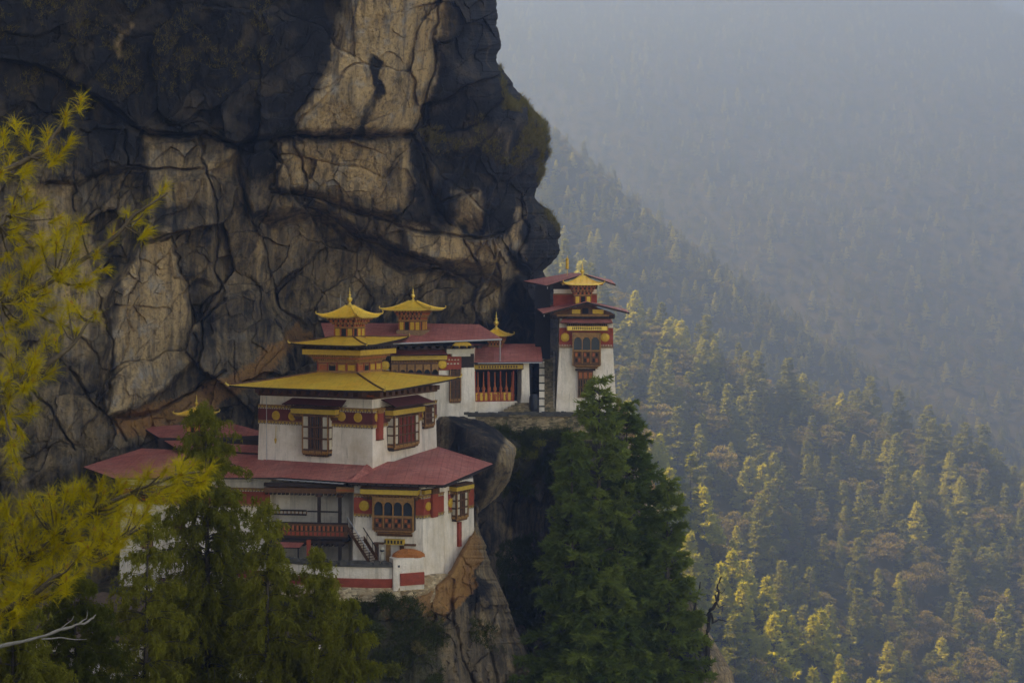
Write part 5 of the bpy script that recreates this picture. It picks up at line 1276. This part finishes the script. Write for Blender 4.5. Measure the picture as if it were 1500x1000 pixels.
# ---- drooping trees on the left
def weeper(seed, h, r, whorls, per, dens, ll, lw, taper=.6, hang=.8, bare=.1):
    rng = np.random.default_rng(seed); B, D = [], []; br = [(np.array([[0, 0, -1.5], [.1, 0, h*.4], [-.05, .05, h*.98]]), [h*.014, h*.009, .015])]
    for i in range(whorls):
        t = (i+rng.uniform(0, 1))/whorls; z = h*(bare+(1-bare)*t)
        for j in range(per):
            a = rng.uniform(0, 6.283); Rr = r*((1-t)**taper)*rng.uniform(.45, 1.15)+.25; out = np.array([math.cos(a), math.sin(a), 0]); side = np.array([-out[1], out[0], 0])
            s = np.linspace(0, 1, 7); pts = out*(Rr*s)[:, None]+side*(rng.normal()*.2*Rr*s**2)[:, None]; pts[:, 2] = z+Rr*(.45*s-.5*s**2)
            br.append((pts, (.035*(1-t)+.012)*(1-s*.85)))
            n = max(3, int(dens*Rr)); q = rng.uniform(.2, 1.03, n); p0 = np.stack([np.interp(q, s, pts[:, k]) for k in range(3)], 1)+rng.normal(0, .07, (n, 3))
            L_ = hang*rng.uniform(.3, 1.1, n)*(.5+.6*(1-t)); dr = out*.35*rng.uniform(0, 1, n)[:, None]+rng.normal(0, .22, (n, 3)); dr[:, 2] = -1
            m_ = 16; f = rng.uniform(0, 1, (n, m_)); pos = p0[:, None]+dr[:, None]*(f*L_[:, None])[..., None]+rng.normal(0, .03, (n, m_, 3))
            dd = dr[:, None]*.8+rng.normal(0, .5, (n, m_, 3)); B.append(pos.reshape(-1, 3)); D.append(dd.reshape(-1, 3))
    B.append(np.stack([rng.normal(0, .06, 160), rng.normal(0, .06, 160), rng.uniform(.92, 1.01, 160)*h], 1)); D.append(rng.normal(0, .5, (160, 3))+[0, 0, .6])
    B, D = np.concatenate(B), np.concatenate(D); n = len(B)
    return leaves(B, D, ll*rng.uniform(.6, 1.3, n), lw*rng.uniform(.7, 1.3, n), rng), tubes_np(br, 5)
for k, (px_, py_, Y, r_, h, wh, pr, dn, lab) in enumerate([
    (302, 590, 72, 5.0, 20, 58, 7, 9, 'tall drooping olive-green tree in front of the white left wing'),
    (462, 806, 70, 3.2, 13, 26, 7, 14, 'shorter drooping tree right of the tall one, below the balcony'),
    (215, 742, 66, 3.4, 15, 24, 6, 11, 'drooping tree left of the tall one, just under the pine bough'),
    (110, 830, 62, 4.2, 14, 28, 8, 16, 'low dark drooping tree at the bottom left corner'),
    (20, 850, 58, 3.4, 12, 24, 8, 16, 'dark drooping tree cut by the left edge at the bottom'),
    (392, 735, 69, 2.6, 15, 30, 7, 12, 'slim drooping tree close behind the right side of the tall one'),
    (515, 880, 66, 2.4, 9, 20, 7, 16, 'lowest drooping tree, rising at the bottom edge under the parapet')]):
    p = P(px_, py_, Y); plant('weeping_cypress', weeper(700+k, h, r_, wh, pr, dn, .20, .055), 'leaf_cypress', lab, 'tree', (p.x, p.y, p.z-h), k*2.1)
# ---- bare pale branch tree, dead snag
def woody(name, lines, Y, mat, label, cat, parts='limb'):
    b = P(*lines[0][0][0], Y); t = thing(name, label, cat, tuple(b)); first = True
    for pts, rad in lines:
        v3 = [np.array(P(a, c, Y+.15*i)) - np.array(b) for i, (a, c) in enumerate(pts)]
        # smooth and roughen the traced line
        q = np.linspace(0, len(v3)-1, (len(v3)-1)*4+1); A = np.stack([np.interp(q, range(len(v3)), np.array(v3)[:, k]) for k in range(3)], 1)
        A += np.stack([fbm(q*1.7+9*k, q*0+len(pts), oct=2, seed=33+k) for k in range(3)], 1)*rad*1.2
        tv, tf = tubes_np([(A, rad*np.linspace(1, .25, len(A))*(1+.25*fbm(q*2.1, q*0, oct=2, seed=3)))], 6); obj_np('trunk' if first else parts, tv, tf, M[mat], t, True); first = False
    return t
woody('bare_tree', [([(-60, 1120), (-50, 1020), (-35, 960), (0, 948), (45, 939), (90, 921), (120, 914), (135, 906), (141, 898)], .11), ([(60, 935), (90, 933), (110, 937), (127, 936)], .035), ([(115, 915), (126, 905), (128, 893)], .03), ([(90, 921), (104, 908), (108, 902)], .025)], 55, 'deadwood',
      'leafless pale grey branch reaching in from the left edge', 'tree')
woody('dead_snag', [([(1034, 985), (1032, 930), (1037, 905), (1046, 880), (1053, 862), (1055, 843)], .30), ([(1040, 896), (1044, 912), (1054, 908), (1064, 910)], .15), ([(1049, 872), (1052, 888), (1061, 886)], .10), ([(1050, 866), (1057, 868), (1062, 862)], .07), ([(1038, 902), (1030, 898), (1024, 902)], .07), ([(1033, 930), (1044, 938), (1054, 939)], .08)], 150, 'snag',
      'charred dead snag with broken limbs right of the dark firs', 'dead tree')
woody('dead_snag', [([(1022, 960), (1018, 905), (1021, 880), (1025, 853)], .24), ([(1020, 885), (1014, 876)], .09), ([(1024, 866), (1030, 862)], .07)], 151, 'snag', 'short broken dead stub just left of the charred snag', 'dead tree')

# ---- foreground pine: a trunk off to the left, boughs reaching in, long needle tufts
rng = np.random.default_rng(5)
boughs = [[(-900, 520), (-400, 400), (-120, 300), (-20, 262), (30, 240), (62, 222), (95, 180), (118, 146)],
  [(-900, 700), (-350, 600), (-80, 470), (0, 440), (60, 420), (100, 396), (160, 352), (205, 310), (245, 282)],
  [(-900, 820), (-300, 700), (-60, 590), (0, 574), (55, 548), (95, 515), (122, 485), (142, 455)],
  [(-900, 1000), (-300, 930), (-80, 872), (0, 836), (60, 806), (105, 765), (160, 735), (225, 705), (292, 690)],
  [(-900, 1050), (-300, 1010), (-60, 950), (0, 900), (50, 868), (100, 830), (150, 800), (205, 772)],
  [(-900, 600), (-300, 480), (-60, 380), (0, 330), (20, 300), (30, 270)]]
tpl = []   # (px,py) needle tuft centres and the bough each hangs on
def near_bough(px_, py_):
    best = None
    for bi, b in enumerate(boughs):
        for i in range(3, len(b)):
            d = math.hypot(b[i][0]-px_, b[i][1]-py_)
            if best is None or d < best[0]: best = (d, bi, i)
    return best
manual = [(118,148),(96,172),(70,198),(22,182),(5,200),(84,232),(70,222),(40,205),(100,210),(240,276),(222,300),(202,322),(186,312),(165,345),(118,330),(112,352),(142,372),(92,402),(60,352),(40,282),(30,312),
          (140,460),(112,484),(82,500),(52,520),(70,430),(38,446),(16,470),(10,420),(150,395),(55,385),(24,350),(60,300),(215,340),(130,415),(100,450),(84,360),(46,560),(10,610),(20,650),(75,545),(12,560)]
for a in manual: tpl.append(a)
cen_poly = [(-20,740),(70,722),(130,706),(200,700),(250,682),(300,672),(312,700),(268,735),(215,770),(190,790),(130,838),(60,888),(-20,930)]
g1, g2 = np.meshgrid(np.arange(-20, 320, 17.), np.arange(660, 940, 17.)); g1 = g1+rng.uniform(-8, 8, g1.shape); g2 = g2+rng.uniform(-8, 8, g2.shape)
msk = pmask(g1, g2, cen_poly, .1) > .5
tpl += list(zip(g1[msk], g2[msk]))
lp = [(-20,215),(35,215),(60,300),(100,330),(130,400),(120,470),(60,540),(30,700),(-20,700)]
g1, g2 = np.meshgrid(np.arange(-20, 150, 26.), np.arange(210, 700, 26.)); g1 = g1+rng.uniform(-12, 12, g1.shape); g2 = g2+rng.uniform(-12, 12, g2.shape)
msk = pmask(g1, g2, lp, .1) > .5; tpl += list(zip(g1[msk], g2[msk]))
YB = [13.6, 14.3, 13.9, 13.2, 12.6, 14.8]
base = np.array([-6.2*1.0, 14.0, slope_z(-6.2, 14)])
t = thing('pine_tree', 'long-needled yellow-green pine boughs reaching into the left side, close to the viewer', 'pine tree', tuple(base))
tv, tf = tubes_np([(np.array([[0, 0, -1], [.05, 0, 3], [0, .1, 6], [.1, 0, 9]]), [.22, .19, .14, .05])], 10); obj_np('trunk', tv, tf, M['bark'], t, True)
Bn, Dn, Bb, Db = [], [], [], []; 
bp3 = []
for bi, b in enumerate(boughs):
    pts = np.array([np.array(P(a, c, YB[bi] + (14.0-YB[bi])*(1-min(1, i/4)))) for i, (a, c) in enumerate(b)]) - base
    bp3.append(pts); q = np.linspace(0, len(b)-1, len(b)*4); A = np.stack([np.interp(q, range(len(b)), pts[:, k]) for k in range(3)], 1)
    A += np.stack([fbm(q*1.3+5*k, q*0+bi, oct=2, seed=50+k) for k in range(3)], 1)*.02
    tw = [(A, np.linspace(.055, .010, len(A)))]
    mine = []
    for (a, c) in tpl:
        d, bj, i = near_bough(a, c)
        if bj == bi: mine.append((a, c, i))
    for (a, c, i) in mine:
        Yt = YB[bi]+rng.normal()*.35; p = np.array(P(a, c, Yt))-base; o_ = pts[max(i-1, 3)]*.5+pts[i]*.5
        md_ = (p+o_)/2+np.array([0, 0, -.04]); tw.append((np.array([o_, md_, p]), [.012, .008, .005]))
        ax = unit((p-o_)+np.array([0, 0, .25])+rng.normal(0, .10, 3)*1.0); n = int(rng.uniform(80, 160))
        f = rng.uniform(-.13, .03, n)[:, None]; dirs = ax*rng.uniform(.25, 1.3, n)[:, None]+unit(rng.normal(size=(n, 3)))*rng.uniform(.45, .8); dirs[:, 2] -= .14
        Bn.append(p+ax*f); Dn.append(dirs); nb = 10; Bb.append(p+ax*.01+rng.normal(0, .004, (nb, 3))); Db.append(np.tile(ax, (nb, 1))+rng.normal(0, .15, (nb, 3)))
    tv, tf = tubes_np(tw, 5); obj_np('bough', tv, tf, M['bark'], t, True)
B, D = np.concatenate(Bn), np.concatenate(Dn); n = len(B)
# needles bend under their own weight: two short triangles each, root and drooping tip
d = unit(D); ln = rng.uniform(.08, .20, n)[:, None]; mid_ = B+d*ln*.55; d2 = unit(d+np.array([0, 0, -.35]))
s_ = unit(np.cross(d, unit(rng.normal(size=(n, 3)))))*.0017
V = np.stack([B-s_, B+s_, mid_+s_*.9, mid_-s_*.9, mid_+d2*ln*.45], 1).reshape(-1, 3); i0 = (np.arange(n)*5)[:, None]
Fq = np.concatenate([i0+np.array([[0, 1, 2]]), i0+np.array([[0, 2, 3]]), i0+np.array([[3, 2, 4]])])
obj_np('needles', V, Fq, M['leaf_pine'], t)
lv, lf = leaves(np.concatenate(Bb), np.concatenate(Db), .045, .012, rng); obj_np('bud', lv, lf, M['bud'], t)

# ---- shrubs on the ledges
def shrub(seed, r, n, ll, lw, flat=.7):
    rng = np.random.default_rng(seed); k = 7; B, D, br = [], [], []
    for i in range(k):
        u = unit(rng.normal(size=3)); u[2] = abs(u[2]); c = u*r*np.array([.75, .75, flat])*rng.uniform(.5, 1); d = unit(rng.normal(size=(n, 3)))
        B.append(c+d*(r*.42*rng.uniform(.4, 1, n)[:, None])); D.append(d+rng.normal(0, .6, (n, 3))+[0, 0, .3]); br.append((np.array([[0, 0, -.3], c*.5, c]), [.05*r, .03*r, .01]))
    B, D = np.concatenate(B), np.concatenate(D); n = len(B); return leaves(B, D, ll*rng.uniform(.6, 1.3, n), lw*rng.uniform(.7, 1.3, n), rng), tubes_np(br, 5)
sp_ = [(mesh_np('foliage', *shrub(800+i, 1, 170, .20, .09)[0], M[m_]), mesh_np('stem', *shrub(800+i, 1, 170, .2, .09)[1], M['bark'], None, True)) for i, m_ in enumerate(['leaf_shrub', 'leaf_cypress', 'leaf_dry'])]
def on_rock(o, px_, py_, tol=6):
    if o.name not in _rk:
        n = len(o.data.vertices); c = np.empty(n*3, np.float32); o.data.vertices.foreach_get('co', c); c = c.reshape(-1, 3); _rk[o.name] = (c, 750+c[:, 0]/c[:, 1]*F, HY-c[:, 2]/c[:, 1]*F)
    c, a, b = _rk[o.name]; d = (a-px_)**2+(b-py_)**2; k = np.argsort(d)[:6]; return c[k[np.argmin(c[k, 1])]]
_rk = {}
def put_shrub(i, p, s_, lab, grp_, rg):
    t = thing('shrub', lab, 'shrub', (float(p[0]), float(p[1])-.15, float(p[2])), rg.uniform(0, 6.28), grp_); t.scale = (s_, s_*.8, s_*rg.uniform(.7, 1.0))
    for n_, me in (('stem', sp_[i][1]), ('foliage', sp_[i][0])): c = link(bpy.data.objects.new(n_, me)); c.parent = t
rg = np.random.default_rng(12)
for (px_, py_, s_, i, lab) in [(528, 862, 1.5, 0, 'upright dark bush against the masonry under the red band'), (560, 880, 1.5, 0, 'dark bush on the crag below the rubble footing'), (590, 905, 1.3, 2, 'brownish dry bush below the rubble footing'),
      (505, 905, 2.0, 0, 'wide dark bush low on the crag'), (545, 930, 1.8, 0, 'dark bush lower on the crag, above the bottom edge'), (470, 880, 1.6, 0, 'dark bush on the crag left of the rubble footing'),
      (612, 950, 1.2, 2, 'rusty dry bush on the bare crag face'), (700, 930, .7, 2, 'little golden-brown bush on the sheer right face of the crag'), (644, 830, .55, 2, 'small dry tuft in the corner of the white walls'),
      (575, 985, 1.8, 1, 'olive bush at the bottom edge below the crag face'), (640, 1000, 1.3, 0, 'dark bush at the bottom edge on the crag')]:
    put_shrub(i, on_rock(cg, px_, py_), s_, lab, None, rg)
for k in range(26):
    px_, py_ = rg.uniform(655, 845), rg.uniform(632, 715); put_shrub(int(rg.choice([0, 0, 1])), on_rock(lc, px_, py_), rg.uniform(.9, 1.7), 'dark creeper bush on the shaded rock below the terrace wall', 'creeper bushes below the terrace wall', rg)
for k in range(14):
    px_, py_ = rg.uniform(745, 830), rg.uniform(840, 1010); put_shrub(0, on_rock(lc, px_, py_), rg.uniform(1.2, 2.2), 'dark green bush at the bottom of the ravine left of the firs', 'bushes in the ravine', rg)
for k, (px_, py_) in enumerate([(905, 590), (925, 618), (945, 655), (912, 607)]): put_shrub(2 if k % 2 else 1, on_rock(lc, px_, py_), .8, 'small bush on the orange rock right of the tower foot', 'bushes beside the tower', rg)
# grass tufts and moss on the bulging rock nose
def grass(name, o, regions, n, ln, wd, mat, label, seed):
    rg = np.random.default_rng(seed); on_rock(o, 0, 0); c, a, b = _rk[o.name]; ok = np.zeros(len(a))
    for pol, wgt in regions: ok = np.maximum(ok, wgt*pmask(a, b, pol, 2))
    ok = ok*np.clip(vnoise(c[:, 0]*.5, c[:, 2]*.5, c[:, 1]*.3, seed)*3-1.1, 0, 1)
    k = rg.choice(len(a), n, p=ok/ok.sum()); B = np.repeat(c[k], 14, 0)+rg.normal(0, .16, (n*14, 3)); D = rg.normal(0, .5, (n*14, 3))+[.15, -.35, .65]
    v_, f_ = leaves(B, D, ln*rg.uniform(.4, 1.3, n*14), wd, rg); return tag(obj_np(name, v_, f_, M[mat]), label, 'grass', kind='stuff')
grass('rock_grass', cl, [([(730,88),(752,110),(805,180),(806,260),(790,280),(770,200),(735,140)], 1), ([(606,188),(680,182),(740,150),(800,190),(790,250),(740,240),(700,215),(640,225)], .6), ([(786,290),(825,310),(822,345),(800,320)], .9), ([(0,0),(400,0),(400,140),(0,140)], .05)], 1900, .65, .06, 'leaf_dry', 'dry golden grass tufts on the rock nose', 40)
grass('crag_scrub', cg, [([(300,850),(600,868),(640,900),(700,1040),(300,1040)], 1), ([(690,900),(740,930),(740,960),(690,940)], .7)], 3000, .5, .08, 'leaf_shrub', 'low dark scrub on the crag below the parapet', 41)
grass('ravine_scrub', lc, [([(620,612),(850,612),(850,720),(700,730)], 1), ([(720,800),(850,760),(850,1040),(770,1040)], .8), ([(900,590),(960,650),(1000,760),(960,760)], .25)], 4200, .6, .12, 'leaf_shrub', 'dark creepers and scrub in the shaded ravine', 42)
# ---------------------------------------------------------------- haze
hz = MB(); hm = bpy.data.materials.new('valley_haze'); hm.use_nodes = True; t = hm.node_tree; t.nodes.clear()
ho = t.nodes.new('ShaderNodeOutputMaterial'); pv = t.nodes.new('ShaderNodeVolumePrincipled')
pv.inputs['Color'].default_value = (.146, .228, .400, 1); pv.inputs['Density'].default_value = HAZE_D; pv.inputs['Anisotropy'].default_value = 0.5
t.links.new(pv.outputs[0], ho.inputs['Volume'])
hz.box(-1520, 2530, -70, 3880, -457, 850, hm)
h = hz.build('haze'); tag(h, kind='stuff')
